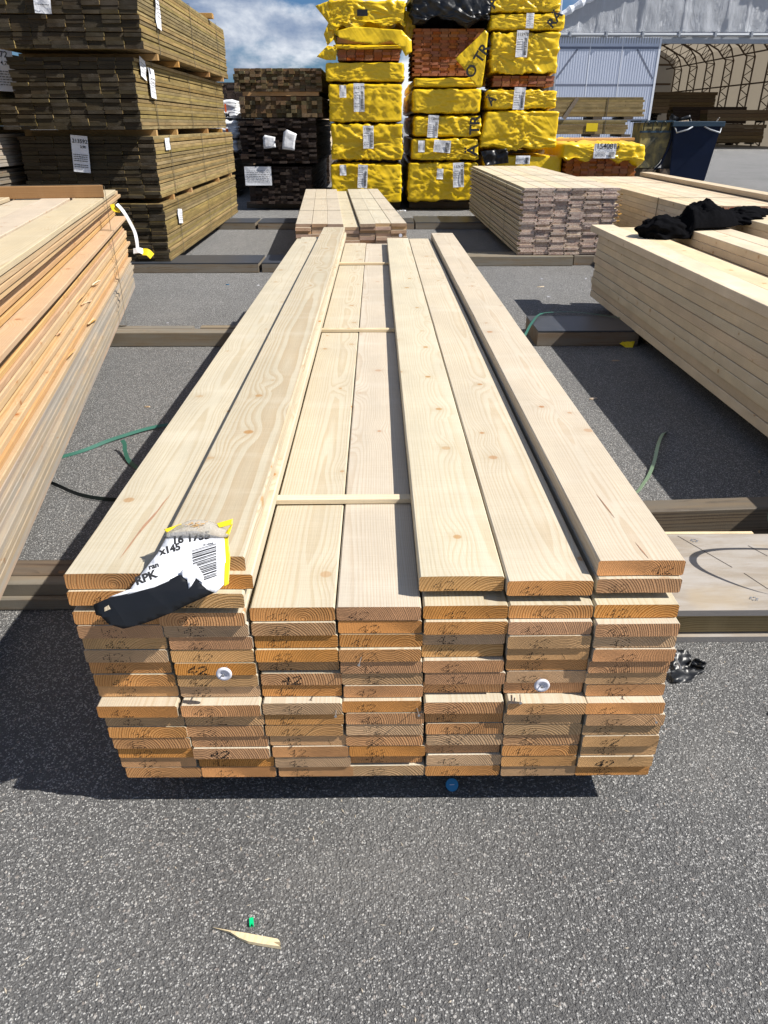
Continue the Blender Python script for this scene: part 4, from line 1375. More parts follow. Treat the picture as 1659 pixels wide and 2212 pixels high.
p = mixed_pack('darkest lowest pack of the dark mixed pile with a large grey sheet label', -2.03, -0.93, 0.10, 0.665, 'dark', 'dark', 301, 0.1, 0.038, y0=12.65)
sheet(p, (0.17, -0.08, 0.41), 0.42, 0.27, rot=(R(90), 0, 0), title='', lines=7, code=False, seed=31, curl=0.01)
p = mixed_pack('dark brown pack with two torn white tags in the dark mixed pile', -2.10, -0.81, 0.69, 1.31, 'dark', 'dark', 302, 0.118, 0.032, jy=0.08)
boxobj('spacer', (0.02, 1.2, 0.1, 0.2, 0.622, 0.64), M['bearer_dark'], p)
for k, (lx, lz, w_, h_, an) in enumerate(((0.46, 0.30, 0.19, 0.19, 0), (0.77, 0.32, 0.19, 0.28, 12))):
    sheet_poly('torn_tag', [(-w_ / 2, -h_ / 2), (w_ / 2, -h_ / 2 + 0.02), (w_ / 2 * 0.9, 0), (w_ / 2, h_ / 2 - 0.03), (-w_ / 3, h_ / 2), (-w_ / 2 * (1 + 0.1 * k), h_ / 3)], M['paper'], p,
               amp=0.02, sub=5, seed=k, loc=(lx, -0.10, lz), rot=(0, R(an), 0))
p = mixed_pack('brown square-sawn timber pack above the dark ones in the mixed pile', -2.06, -0.81, 1.325, 1.60, 'brown', 'brown_end', 303, 0.078, 0.054)
boxobj('spacer', (0.05, 1.20, 0.02, 0.09, 0.282, 0.338), M['batten'], p)
p = mixed_pack('greenish topmost pack of the dark mixed pile against the sky', -2.12, -0.80, 1.665, 1.985, 'treated', 'brown_end', 304, 0.082, 0.037, jy=0.04)

# far packs glimpsed between the piles
for i, (x0, x1, y0, z0, z1, f_, e_, lab) in enumerate((
        (-3.9, -2.25, 16.5, 1.64, 1.97, 'bearer_dark', 'dark', 'black shingly pack on top of the white wrapped packs'),
        (-3.6, -2.62, 15.0, 0.10, 0.66, 'bearer_dark', 'dark', 'dark low pack below the white wrapped packs'),
        (-2.3, -1.00, 17.5, 0.72, 1.12, 'pale', 'treated', 'tan pack low in the narrow gap beside the leftmost yellow pile'),
        (-2.3, -1.02, 17.5, 1.15, 1.55, 'pale', 'treated', 'tan pack midway in the narrow gap beside the leftmost yellow pile'),
        (-2.3, -1.04, 17.5, 1.58, 1.95, 'pale', 'treated', 'tan pack at the top in the narrow gap beside the leftmost yellow pile'),
        (-2.3, -1.00, 17.5, 0.08, 0.68, 'bearer_dark', 'dark', 'dark base pack in the narrow gap beside the leftmost yellow pile'))):
    mixed_pack(lab, x0, x1, z0, z1, f_, e_, 320 + i, 0.16, 0.045, y0=y0, L=3.6, grp='far packs glimpsed between the piles')
for i, (z0, z1, lab) in enumerate(((1.33, 1.63, 'upper white wrapped pack with an orange mark in the gap right of the green-brown packs'),
                                   (1.00, 1.30, 'middle white wrapped pack with a small red mark in the gap'),
                                   (0.70, 0.97, 'torn lower white wrapped pack in the gap'))):
    p = wrapped(lab, -3.75, -2.60 + i * -0.03, z0, z1, 71 + i, y0=15.6, d=2.5, amp=0.04, mat_='white_film', hem=(0, 0, 0.14)[i], group='white wrapped packs in the gap', cuts=22, rad=0.05)
    if i < 2:
        boxobj('orange_mark', (0.92 - 0.02 * i, 0.95, -0.075, -0.07, 0.10, 0.24 - i * 0.08), M['orangeink'], p)
        link('lettering', text_mesh('UPM', 0.10, M['blackish'], 0.003, extr=0.002), p, (0.80, -0.07, 0.02), (R(90), 0, 0))


# ------------------------------------------------------------------ small pale pack behind the open stack
sp = pack('pale_board_pack', 'small pale strapped board pack just beyond the far end of the open stack', 'timber pack', (-0.745, 7.10, 0.095), R(3.6), 7, 11, 0.1445, 0.0288, 4.1,
          'spruce', 'pack_end', seed=401, jx=0.004, jy=0.02, gap=0.003, tilt=0.012, skip=lambda c, r: (r == 10 and c == 3), variants=9, bowx=0)
for yy in (1.15, 2.5):
    strap_loop(sp, yy, 0, sp['w'], 0, sp['h'], 'strap_grey', 0.012)
for (x, z) in ((0.13, 0.10), (0.28, 0.26), (0.97, 0.22)):
    bm = bmesh.new()
    add_tube(bm, [(x, -0.032, z), (x, -0.026, z)], 0.016, 12)
    link('cap_nail', mesh('cap_nail', bm, M['white_plastic']), sp)
o = sheet_poly('film_scrap', [(-0.04, -0.01), (0.04, -0.02), (0.05, 0.02), (-0.03, 0.03)], M['white_film'], None, amp=0.02, seed=3, thick=0.002, loc=(0.245, 7.75, 0.455), rot=(R(70), 0, R(30)))
tag(o, 'crumpled white and yellow film scrap on the right edge of the small pale pack', 'film scrap')

# tongue and groove pack
tg = pack('tongue_groove_pack', 'pale tongue and groove board pack with reddish dirty ends right of the open stack', 'timber pack', (1.385, 7.42, 0.10), 0.0, 6, 26, 0.150, 0.0224, 4.15,
          'tg', 'tg_end', seed=402, jx=0.003, jy=0.012, gap=0.002, tg=True, stagger=0.010, tilt=0.008, side_jit=0.010, variants=9)
for yy in (0.85, 1.9):
    strap_loop(tg, yy, -0.012, tg['w'] + 0.01, 0, tg['h'], 'strap_grey', 0.014)
for k in range(9):
    rg = random.Random(k)
    bm = bmesh.new()
    add_box(bm, 0, 0.02 + 0.015 * rg.random(), -0.02, 0.0, 0, 0.009)
    link('tongue_splinter', mesh('tongue_splinter', bm, M['batten']), tg, (0.905 + 0.02 * rg.random(), rg.uniform(-.01, .02), 0.30 + k * 0.03), (0, R(rg.uniform(-20, 20)), R(rg.uniform(-20, 20))))

# strapped pale pack with red stencilled ends
ns = pack('pale_timber_pack', 'long strapped pale timber pack with red stencilled ends behind the black garment', 'timber pack', (2.64, 6.55, 0.09), 0.0, 8, 11, 0.1445, 0.0475, 3.95,
          'pale', 'pale_end', seed=403, jx=0.001, jy=0.006, gap=0.001, variants=7)
for yy in (0.75, 2.7):
    strap_loop(ns, yy, 0, ns['w'], 0, ns['h'], 'strap_grey', 0.012)
rg = random.Random(9)
bm = bmesh.new()
for r_ in range(3, 11):
    x = 0.02 + rg.random() * 0.05
    while x < 1.12:
        zb = r_ * 0.0481 + 0.008
        kind = rg.choice('HUHRUI')
        w_ = 0.022
        if kind in 'HUR':
            add_box(bm, x, x + 0.004, -0.0085, -0.0075, zb, zb + 0.03)
            add_box(bm, x + w_, x + w_ + 0.004, -0.0085, -0.0075, zb, zb + 0.03)
            zz = {'H': 0.013, 'U': 0.0, 'R': 0.026}[kind]
            add_box(bm, x + 0.004, x + w_, -0.0085, -0.0075, zb + zz, zb + zz + 0.004)
        else:
            add_box(bm, x, x + 0.004, -0.0085, -0.0075, zb, zb + 0.03)
        x += w_ + 0.014 + rg.random() * 0.01
link('stencil_letters', mesh('stencil_letters', bm, M['redink']), ns)
o = link('loose_board', mesh('board', profile_board(0.15, 0.045, 4.1, segs=10, seed=4), [M['pale'], M['pale_end']]), None, (3.56, 6.45, 0.625), (0, 0, R(-0.3)))
tag(o, 'single loose pale board lying along the top of the strapped pack with red stencils', 'board')

# right stack
rs = pack('pale_timber_stack', 'tall stack of pale planed timber at the right edge under the black garment', 'timber stack', (1.595, 1.96, 0.09), 0.0, 8, 9, 0.146, 0.0478, 3.55,
          'pale', 'pale_end', seed=404, jx=0.004, jy=0.02, gap=0.001, variants=9, jz=0.002, tilt=0.006, side_jit=0.005)
top = rs['h']
RS = random.Random(5)
for c, (dy, ln, zz, lv) in enumerate(((0.18, 3.62, 0.0, 1), (0.02, 3.55, 0, 1), (0, 0, 0, 0), (0.04, 3.5, 0.0, 2), (0.02, 3.5, 0.0, 2), (0.0, 3.5, 0.0, 1), (0.08, 3.5, 0.0, 3), (0.0, 3.5, 0.0, 3))):
    for l in range(lv):
        bm = profile_board(0.146 if c else 0.165, 0.0455, ln if lv else 3, segs=14, wane=0.002, seed=700 + c * 5 + l)
        link('board', mesh('board', bm, [M['pale'], M['pale_end']]), rs, (0.073 + c * 0.147 + RS.uniform(-.003, .003), 3.55 + dy - ln + 0.0, top + l * 0.0465 + 0.0005), (0, 0, R(0.12 if c == 1 else 0)))

# black garment
def garment():
    bm = bmesh.new()
    C0 = Vector((2.18, 5.16, 0))
    ax = Vector((0.92, 0.40, 0)).normalized()
    ay = Vector((-ax.y, ax.x, 0))
    nr, na = 26, 96
    def half(u):      # half width along the length axis u in -1..1
        return 0.165 * (1 - abs(u) ** 6) ** 0.5 * (1 + 0.22 * math.sin(u * 5.0 + 0.6)) + 0.012
    def base(x):
        return 0.572 if x < 2.03 else 0.632
    top_g, bot_g = [], []
    for i in range(nr * 3 + 1):
        u = -1 + 2 * i / (nr * 3)
        ra, rb_ = [], []
        for j in range(25):
            v = -1 + 2 * j / 24
            hw = half(u)
            p = C0 + ax * (u * 0.36 + 0.02 * mn.noise(Vector((u * 4, v * 2, 3)))) + ay * (v * hw + 0.035 * math.sin(u * 4.2))
            prof_ = max(0.0, 1 - v * v) ** 0.5
            hh = 0.048 + 0.068 * math.exp(-((u + 0.02) ** 2) * 9) + 0.05 * math.exp(-((u + 0.62) ** 2) * 16) + 0.035 * math.exp(-((u - 0.45) ** 2) * 20)
            fo = 1 + 0.5 * mn.noise(Vector((u * 3.4, v * 1.7, 0))) + 0.30 * (0.5 - abs(mn.noise(Vector((u * 9.0 + v * 3, v * 4.0, 5))))) + 0.16 * mn.noise(Vector((u * 22, v * 9, 8)))
            z = base(p.x) + 0.004 + max(0.003, hh * prof_ * fo * (1 - abs(u) ** 6))
            ra.append(bm.verts.new((p.x, p.y, z)))
            rb_.append(bm.verts.new((p.x, p.y, base(p.x) + 0.001)))
        top_g.append(ra)
        bot_g.append(rb_)
    n1, n2 = len(top_g), len(top_g[0])
    for i in range(n1 - 1):
        for j in range(n2 - 1):
            bm.faces.new((top_g[i][j], top_g[i + 1][j], top_g[i + 1][j + 1], top_g[i][j + 1]))
            bm.faces.new((bot_g[i][j], bot_g[i][j + 1], bot_g[i + 1][j + 1], bot_g[i + 1][j]))
    for i in range(n1 - 1):
        bm.faces.new((top_g[i][0], bot_g[i][0], bot_g[i + 1][0], top_g[i + 1][0]))
        bm.faces.new((top_g[i][-1], top_g[i + 1][-1], bot_g[i + 1][-1], bot_g[i][-1]))
    for j in range(n2 - 1):
        bm.faces.new((top_g[0][j], top_g[0][j + 1], bot_g[0][j + 1], bot_g[0][j]))
        bm.faces.new((top_g[-1][j], bot_g[-1][j], bot_g[-1][j + 1], top_g[-1][j + 1]))
    bmesh.ops.recalc_face_normals(bm, faces=list(bm.faces))
    G = empty('jacket', (0, 0, 0), 0, label='crumpled black fleece jacket thrown across the right timber stack', cat='jacket')
    link('jacket_body', mesh('jacket_body', bm, M['cloth'], True), G)

    def blob(name, c, rx, ry, rz, ang, seed):
        bm = bmesh.new()
        bmesh.ops.create_icosphere(bm, subdivisions=5, radius=1.0)
        ca, sa = math.cos(R(ang)), math.sin(R(ang))
        for v in bm.verts:
            d = v.co.normalized()
            q = Vector((d.x * 1.6 + seed, d.y * 1.6, d.z * 1.6))
            k = 1 + 0.28 * mn.noise(q * 1.3) + 0.20 * (0.5 - abs(mn.noise(Vector((d.x * 2.2 + d.z * 2 + seed, d.y * 3.0, seed))))) * 2 + 0.05 * mn.noise(q * 7)
            p = Vector((d.x * rx * k, d.y * ry * k, d.z * rz * k))
            p = Vector((p.x * ca - p.y * sa, p.x * sa + p.y * ca, p.z)) + Vector(c)
            p.z = max(p.z, 0.574 if p.x < 2.03 else 0.634)
            v.co = p
        link(name, mesh(name, bm, M['cloth'], True), G)
    blob('hood', (1.88, 5.02, 0.60), 0.15, 0.12, 0.085, 20, 3)
    blob('sleeve', (2.52, 5.33, 0.665), 0.17, 0.10, 0.055, 25, 8)
    blob('sleeve', (2.68, 5.44, 0.66), 0.13, 0.055, 0.040, 18, 12)
    blob('sleeve', (2.47, 5.20, 0.645), 0.13, 0.10, 0.045, 10, 17)


garment()

# ------------------------------------------------------------------ leaning reddish stack at the left
LS = empty('cladding_stack', (-0.922, 1.2, 0.088), R(11.6), label='tall uneven stack of reddish cladding boards with ragged ends at the left edge', cat='timber stack')
rg = random.Random(77)
z = 0.0
BT = 0.0215
lvars = {}
for key, fm, L0 in (('g', 'larch_grey', 4.8), ('o', 'larch', 4.55), ('t', 'larch_top', 4.35)):
    lvars[key] = [mesh('board', profile_board(0.158, BT * rg.uniform(0.86, 1.0), L0 + rg.uniform(-.05, .05), ch=0.002, segs=16, wane=0.0018, bow=rg.uniform(-.003, .003), seed=800 + k + ord(key)), [M[fm], M['larch']]) for k in range(8)]
nrow = 32
for r in range(nrow):
    key = 'g' if r < 11 else ('o' if r < nrow - 1 else 't')
    if r in (11, 14, 18, 22, 25, 28):
        z += 0.004
    if r == nrow - 4:
        z += 0.018
        bm = bmesh.new()
        for yy in (0.6, 2.2, 3.6):
            add_box(bm, -1.0, -0.03, yy, yy + 0.05, z - 0.019, z - 0.001)
        link('lath', mesh('lath', bm, M['batten']), LS)
    u = z / 0.76
    for c in range(6):
        outer = (c == 5)
        sh = rg.uniform(-0.010, 0.010) if outer else rg.uniform(-.006, .006)
        if outer and r == nrow - 8:
            sh = 0.035
        if outer and r in (nrow - 7, nrow - 6, nrow - 5):
            sh = -0.035
        if outer and r in (13, 16, 20):
            sh = 0.012
        o_end = (0.0 if r < 6 else -0.18 * (u - 0.15)) + rg.uniform(-0.05, 0.03)
        x = -(5 - c) * 0.163 - 0.081 + sh
        me = rg.choice(lvars[key])
        tz = 0.0
        if key == 't' and c < 3:
            tz = (0.024, 0.02, 0.012)[c]
        o = link('board', me, LS, (x, -0.02 + o_end, z + tz), (rg.uniform(-0.0012, 0.0012), rg.uniform(-0.02, 0.02) if outer else 0, rg.uniform(-0.004, 0.004) if outer else rg.uniform(-.002, .002)))
        if r == nrow - 8 and outer:
            o['label'] = 'pale board jutting out of the side of the stack'
    z += BT + 0.0007
LT = z
# broken splinters hanging out of the side
for k in range(10):
    bm = bmesh.new()
    L0 = rg.uniform(0.06, 0.20)
    a = [bm.verts.new(p) for p in ((0, 0, 0), (0.004, L0, 0.003), (0.012, L0 * 0.5, 0.010), (0.010, L0 * 0.1, 0.008))]
    b = [bm.verts.new((v.co.x + 0.004, v.co.y, v.co.z - 0.004)) for v in a]
    bm.faces.new(a)
    bm.faces.new(b[::-1])
    for i in range(4):
        bm.faces.new((a[i], a[(i + 1) % 4], b[(i + 1) % 4], b[i]))
    bmesh.ops.recalc_face_normals(bm, faces=list(bm.faces))
    link('splinter', mesh('splinter', bm, M[rg.choice(('batten', 'larch', 'pale'))]), LS, (rg.uniform(-0.006, 0.006), rg.uniform(1.6, 2.9), rg.uniform(0.25, 0.5)), (R(rg.uniform(-6, 6)), 0, R(rg.uniform(-8, 2))))
# strap down the side over the batten
bt = link('batten_across', mesh('batten_across', profile_board(0.035, 0.066, 1.12, segs=6, wane=0.001, seed=3), [M['rbatten'], M['rbatten']]), None, (0, 0, 0), (0, 0, 0))
mw = Matrix.Translation((-0.922, 1.2, 0.088)) @ Matrix.Rotation(R(11.6), 4, 'Z')
bt.matrix_world = mw @ Matrix.Translation((0.02, 3.55, LT + 0.001)) @ Matrix.Rotation(R(90), 4, 'Z')
tag(bt, 'reddish-brown batten standing on edge across the far end of the reddish stack', 'batten')
bm = bmesh.new()
def ribbon(bm, pts, wvec, th=0.0012):
    wv = Vector(wvec)
    up = []
    for i, p in enumerate(pts):
        p = Vector(p)
        a = Vector(pts[max(0, i - 1)])
        b = Vector(pts[min(len(pts) - 1, i + 1)])
        t = (b - a).normalized()
        w_ = (wv - t * wv.dot(t))
        if w_.length < 1e-6:
            w_ = Vector((1, 0, 0))
        w_ = w_.normalized() * wv.length / 2
        n_ = t.cross(w_).normalized() * th / 2
        up.append([bm.verts.new(p + w_ + n_), bm.verts.new(p - w_ + n_), bm.verts.new(p - w_ - n_), bm.verts.new(p + w_ - n_)])
    for i in range(len(up) - 1):
        for k in range(4):
            bm.faces.new((up[i][k], up[i][(k + 1) % 4], up[i + 1][(k + 1) % 4], up[i + 1][k]))
    bm.faces.new(up[0][::-1])
    bm.faces.new(up[-1])
ribbon(bm, [(-1.0, 3.57, LT + 0.07), (0.0, 3.57, LT + 0.07), (0.028, 3.57, LT + 0.06), (0.025, 3.56, 0.5), (0.03, 3.54, 0.2), (0.026, 3.54, -0.003), (-0.6, 3.54, -0.003)], (0, 0.014, 0))
link('strap', mesh('strap', bm, M['strap_grey']), LS)
def smooth_pts(pts, n=6):
    out = []
    P_ = [Vector(p) for p in pts]
    for i in range(len(P_) - 1):
        p0, p1, p2, p3 = P_[max(0, i - 1)], P_[i], P_[i + 1], P_[min(len(P_) - 1, i + 2)]
        for k in range(n):
            t = k / n
            out.append(0.5 * ((2 * p1) + (p2 - p0) * t + (2 * p0 - 5 * p1 + 4 * p2 - p3) * t * t + (3 * p1 - p0 - 3 * p2 + p3) * t ** 3))
    out.append(P_[-1])
    return out
tgp = empty('twisted_tag', (-1.56, 4.72, 0.80), 0, label='twisted white and yellow plastic tag dangling from the strap of the reddish stack', cat='tag')
bm = bmesh.new()
ribbon(bm, smooth_pts([(0.0, 0, 0.0), (0.035, -.01, -0.04), (0.06, 0, -0.10), (0.078, 0.01, -0.16), (0.085, 0, -0.22), (0.08, 0, -0.275)]), (0.016, 0.010, 0.004), 0.004)
ribbon(bm, smooth_pts([(0.06, -0.01, -0.268), (0.095, -0.015, -0.262), (0.118, -0.01, -0.272)]), (0.0, 0.02, 0.028), 0.008)
link('white_strip', mesh('white_strip', bm, M['white_film']), tgp)
bm = bmesh.new()
ribbon(bm, smooth_pts([(-0.03, 0, 0.0), (-0.02, 0, -0.03), (0.015, 0, -0.035)]), (0.02, 0.01, 0.01), 0.008)
ribbon(bm, smooth_pts([(0.115, -0.01, -0.272), (0.145, -0.01, -0.275), (0.165, 0, -0.30)]), (0.01, 0.02, 0.035), 0.008)
link('yellow_end', mesh('yellow_end', bm, M['yellow_scrap']), tgp)


# ------------------------------------------------------------------ THE OPEN STACK in front
ST = empty('open_timber_stack', (0, 1.0, 0.088), 0, label='open stack of rough spruce boards with ink-stamped ends in the middle foreground', cat='timber stack')
rg = random.Random(2024)
TH, PW = 0.0280, 0.1486
NROW = 14
LEN = 4.28


def end_board(w_, t_, L, seed, rich=False, face='spruce', stamp=True, sx=None, segs=1, cup=0.0, bow=0.0, wane=0.0, low=False):
    r_ = random.Random(seed)
    bm = profile_board(w_, t_, L, ch=0.0028, segs=segs, wane=wane, cup=cup, bow=bow, seed=seed)
    if stamp:
        x = sx if sx is not None else r_.uniform(-0.052, -0.030)
        zb = r_.uniform(-0.001, 0.004) + cup * 0.3
        # keep dots on the end face
        tmp = bmesh.new()
        stamp_dots(tmp, x, zb, r_)
        for f in tmp.faces:
            c = f.calc_center_median()
            if 0.0015 < c.z < t_ - 0.0015:
                nf = bm.faces.new([bm.verts.new(v.co) for v in f.verts])
                nf.material_index = 2
        # second, half cut-off line of print below
        for k in range(r_.randint(3, 9)):
            cx = x + 0.010 + r_.random() * 0.03
            cz = 0.0022 + r_.random() * 0.0016
            rr = r_.uniform(.0007, .0012)
            nf = bm.faces.new([bm.verts.new((cx + rr * math.cos(a * math.pi / 3), -0.0006, cz + rr * math.sin(a * math.pi / 3))) for a in range(6)])
            nf.material_index = 2
        tmp.free()
    # drying check on some ends
    if r_.random() < 0.35:
        x = r_.uniform(-0.05, 0.05)
        z0 = r_.choice((0.002, t_ * 0.45))
        z1 = z0 + t_ * r_.uniform(0.25, 0.5)
        dx = r_.uniform(-0.008, 0.008)
        nf = bm.faces.new([bm.verts.new(p) for p in ((x - 0.0004, -0.0005, z0), (x + 0.0004, -0.0005, z0), (x + dx + 0.0003, -0.0005, z1), (x + dx - 0.0003, -0.0005, z1))])
        nf.material_index = 2
    return mesh('board', bm, [M[face], M['spruce_end'], M['ink']])


colshift = [0.001, 0.0, 0.002, -0.002, 0.004, 0.001, -0.003]
yoff_row = [0.008, 0.007, 0.005, 0.003, 0.001, -0.002, -0.006, 0.011, 0.009, 0.008, 0.005, 0.004, 0.001, -0.002]
for r in range(NROW):
    z = r * 0.0292
    for c in range(7):
        x = -0.52 + PW * (c + 0.5) + 0.016 * (1 - r / 13.0) + rg.uniform(-0.003, 0.003)
        if r <= 3 and c <= 2:
            x += (4 - r) * 0.002
        y = yoff_row[r] + rg.uniform(-0.0035, 0.0035) + (0.007 if rg.random() < 0.12 else 0) + colshift[c]
        if c == 3:
            y += 0.002
        if r == NROW - 1 and c in (2, 3):
            y = 0.009
        if r == NROW - 1 and c in (4, 5, 6):
            y = 0.012
        segs = 24 if (r == NROW - 1 and c in (2, 3)) else 1
        me = end_board(0.1455 + rg.uniform(-.001, .0005), TH - (0.0006 if segs == 1 else 0), LEN + rg.uniform(-.03, .05), 3000 + r * 10 + c, segs=segs, wane=0.0015 if segs > 1 else 0, cup=0.0)
        link('board', me, ST, (x, y, z), (0, rg.uniform(-0.006, 0.006), rg.uniform(-0.0004, 0.0004)))
ZT = 0.088 + NROW * 0.0292      # 0.497

# laths under the raised boards
for i, (yy, lab) in enumerate(((1.395, 'nearest thin lath lying across the open stack'), (2.868, 'middle thin lath lying across the open stack'), (4.42, 'farthest thin lath lying across the open stack'))):
    o = link('lath', mesh('lath', profile_board(0.024, 0.0115, 0.86, ch=0.001, segs=4, seed=900 + i), [M['pale'], M['batten']]), None, (-0.37, yy, ZT + 0.0006), (0, 0, R(-90 + (0.5, -0.4, 0.3)[i])))
    tag(o, lab, 'lath', 'thin laths across the open stack')
ZL = ZT + 0.0128

# raised boards: lower ones belong to the stack, top ones lie loose
def raised(x, z, y, L, seed, w_=0.146, t_=0.0285, segs=26, wane=0.002, cup=-0.0008, bow=0.0, stampx=None, label=None, rz=0.0, stamp=True, face='spruce'):
    me = end_board(w_, t_, L, seed, face=face, segs=segs, wane=wane, cup=cup, bow=bow, sx=stampx, stamp=stamp)
    if label:
        o = link('loose_board', me, None, (x, y, z), (0, 0, rz))
        return tag(o, label, 'board', 'loose boards on top of the open stack')
    return link('board', me, ST, (x, y - 1.0, z - 0.088), (0, 0, rz))


raised(-0.445, ZL, 1.000, 4.3, 5001, stampx=-0.03)
b1 = raised(-0.4385, ZL + 0.0300, 1.004, 3.98, 5002, w_=0.159, t_=0.0300, stampx=0.028, wane=0.004, label='pale board with a long reddish resin streak on the left edge of the open stack')
raised(-0.2955, ZL, 0.990, 4.3, 5003)
raised(-0.2800, ZL + 0.0292, 1.002, 4.3, 5004)
b2 = raised(-0.2925, ZL + 0.0584, 1.013, 4.34, 5005, w_=0.1475, label='greyish board with bold wavy grain partly under the torn label on the open stack', bow=0.0, face='spruce_bold')
b3 = raised(0.1440, ZL, 1.036, 4.20, 5006, w_=0.1465, t_=0.030, label='pale board left of the long shadow gap, edge towards the stack middle', rz=-0.0)
b4 = raised(0.2930, ZL, 1.020, 4.18, 5007, w_=0.1465, t_=0.030, label='pale board right against its twin on the raised right half of the open stack', rz=0.0)
raised(0.4480, ZL, 1.028, 4.25, 5008)
b5 = raised(0.4490, ZL + 0.0292, 1.036, 4.22, 5009, w_=0.1490, t_=0.0300, stampx=0.02, wane=0.003, label='topmost pale board along the right edge of the open stack')

# resin streaks
def streak(parent, pts, wd, z):
    bm = bmesh.new()
    L_, R_ = [], []
    n = len(pts)
    for i, (x, y) in enumerate(pts):
        k = wd * math.sin(math.pi * (i + 0.15) / (n - 0.7)) * (1 + 0.3 * math.sin(i * 2.3))
        L_.append(bm.verts.new((x - abs(k), y, z)))
        R_.append(bm.verts.new((x + abs(k), y, z)))
    for i in range(n - 1):
        bm.faces.new((L_[i], R_[i], R_[i + 1], L_[i + 1]))
    link('resin_streak', mesh('resin_streak', bm, M['resin']), parent)


streak(b1, [(0.000, 0.045), (0.003, 0.08), (0.006, 0.12), (0.010, 0.16), (0.015, 0.19), (0.019, 0.22), (0.021, 0.25), (0.026, 0.29)], 0.0026, 0.0312)
streak(b5, [(0.012, 0.005), (0.009, 0.03), (0.006, 0.06)], 0.0012, 0.0312)
streak(b5, [(-0.004, 0.15), (-0.007, 0.19), (-0.012, 0.25)], 0.0012, 0.0312)

# plastic cap nails and bare nails on the board ends
for (x, z_) in ((-0.270, 0.374), (0.290, 0.343)):
    cn = empty('cap_nail', (0, 0, 0), 0)
    cn.parent = ST
    cn.location = (x, -0.020, z_ - 0.088)
    bm = bmesh.new()
    n = 20
    prof = [(0.0135, 0.004), (0.0140, 0.001), (0.0125, -0.001), (0.0085, 0.0), (0.006, 0.0018), (0.0, 0.0022)]
    rings = []
    for rr, yy in prof[:-1]:
        rings.append([bm.verts.new((rr * math.cos(k * 2 * math.pi / n), yy, rr * math.sin(k * 2 * math.pi / n))) for k in range(n)])
    for a, b in zip(rings, rings[1:]):
        for k in range(n):
            bm.faces.new((a[k], a[(k + 1) % n], b[(k + 1) % n], b[k]))
    bm.faces.new(rings[-1])
    bm.faces.new(rings[0][::-1])
    bmesh.ops.recalc_face_normals(bm, faces=list(bm.faces))
    link('cap', mesh('cap', bm, M['white_plastic'], True), cn)
    bm = bmesh.new()
    add_tube(bm, [(-0.001, -0.003, 0.001), (0.001, 0.022, -0.001)], 0.0013, 6)
    add_box(bm, -0.0032, 0.0016, -0.0042, -0.0030, -0.0015, 0.0022)
    link('nail', mesh('nail', bm, M['steel']), cn)
for (x, z_, a) in ((-0.078, 0.271, 0), (0.533, 0.379, 30), (0.511, 0.251, 10), (0.565, 0.226, -10), (0.259, 0.300, 5), (-0.03, 0.39, 5), (0.07, 0.272, 40)):
    bm = bmesh.new()
    add_tube(bm, [(0, 0.01, 0), (0.004 * math.sin(a), -0.016, 0.004)], 0.0010, 5)
    add_tube(bm, [(0.004 * math.sin(a), -0.016, 0.004), (0.004 * math.sin(a), -0.0172, 0.0042)], 0.0026, 7)
    link('nail', mesh('nail', bm, M['steel']), ST, (x, -0.004, z_ - 0.088))

# ------------------------------------------------------------------ torn packing label
LA = R(38)
def lab_pt(x, s, off=0.0):
    """point of the tilted label plane (world)"""
    y = 1.075 - s * math.cos(LA)
    z_ = 0.658 - s * math.sin(LA)
    b = max(0.0, s - 0.150)
    y += b * 0.35
    z_ -= b * 0.35
    return Vector((x, y - off * math.sin(LA), z_ + off * math.cos(LA)))


LB = empty('torn_label', (-0.33, 1.0, 0.6), 0, label='torn white barcode label with yellow rim and black fold on the open stack', cat='packing label')
LBO = Vector((-0.33, 1.0, 0.6))


def lab_sheet(name, outline, m, off=0.0, thick=0.0012, amp=0.0, cuts=10, parent=LB):
    bm = bmesh.new()
    f = bm.faces.new([bm.verts.new((x, s, 0)) for x, s in outline])
    xs = [p[0] for p in outline]
    ss = [p[1] for p in outline]
    for i in range(1, cuts):
        for co, no in (((min(xs) + (max(xs) - min(xs)) * i / cuts, 0, 0), (1, 0, 0)), ((0, min(ss) + (max(ss) - min(ss)) * i / cuts, 0), (0, 1, 0))):
            bmesh.ops.bisect_plane(bm, geom=list(bm.faces) + list(bm.edges) + list(bm.verts), plane_co=co, plane_no=no)
    for v in bm.verts:
        x, s = v.co.x, v.co.y
        v.co = lab_pt(x, s, off + amp * mn.noise(Vector((x * 45, s * 45, off * 900)))) - LBO
    bmesh.ops.recalc_face_normals(bm, faces=list(bm.faces))
    if thick:
        bmesh.ops.solidify(bm, geom=list(bm.faces), thickness=thick)
    return link(name, mesh(name, bm, m, True), parent)


lab_sheet('white_sheet', [(-0.344, 0.050), (-0.30, 0.046), (-0.252, 0.0600), (-0.2465, 0.10), (-0.246, 0.139), (-0.258, 0.153), (-0.300, 0.150), (-0.345, 0.150), (-0.398, 0.1525), (-0.378, 0.118), (-0.358, 0.086)],
          M['paper'], 0.0005, amp=0.0006)
lab_sheet('yellow_rim', [(-0.252, 0.052), (-0.240, 0.032), (-0.2455, 0.062), (-0.2395, 0.095), (-0.2385, 0.138), (-0.2455, 0.143), (-0.2480, 0.10), (-0.2530, 0.062)], M['yellow_scrap'], 0.0016, amp=0.001)
lab_sheet('yellow_rim', [(-0.352, 0.044), (-0.325, 0.034), (-0.320, 0.040), (-0.346, 0.052)], M['yellow_scrap'], 0.0012)
lab_sheet('yellow_rim', [(-0.266, 0.034), (-0.240, 0.026), (-0.240, 0.036), (-0.262, 0.042)], M['yellow_scrap'], 0.0022)
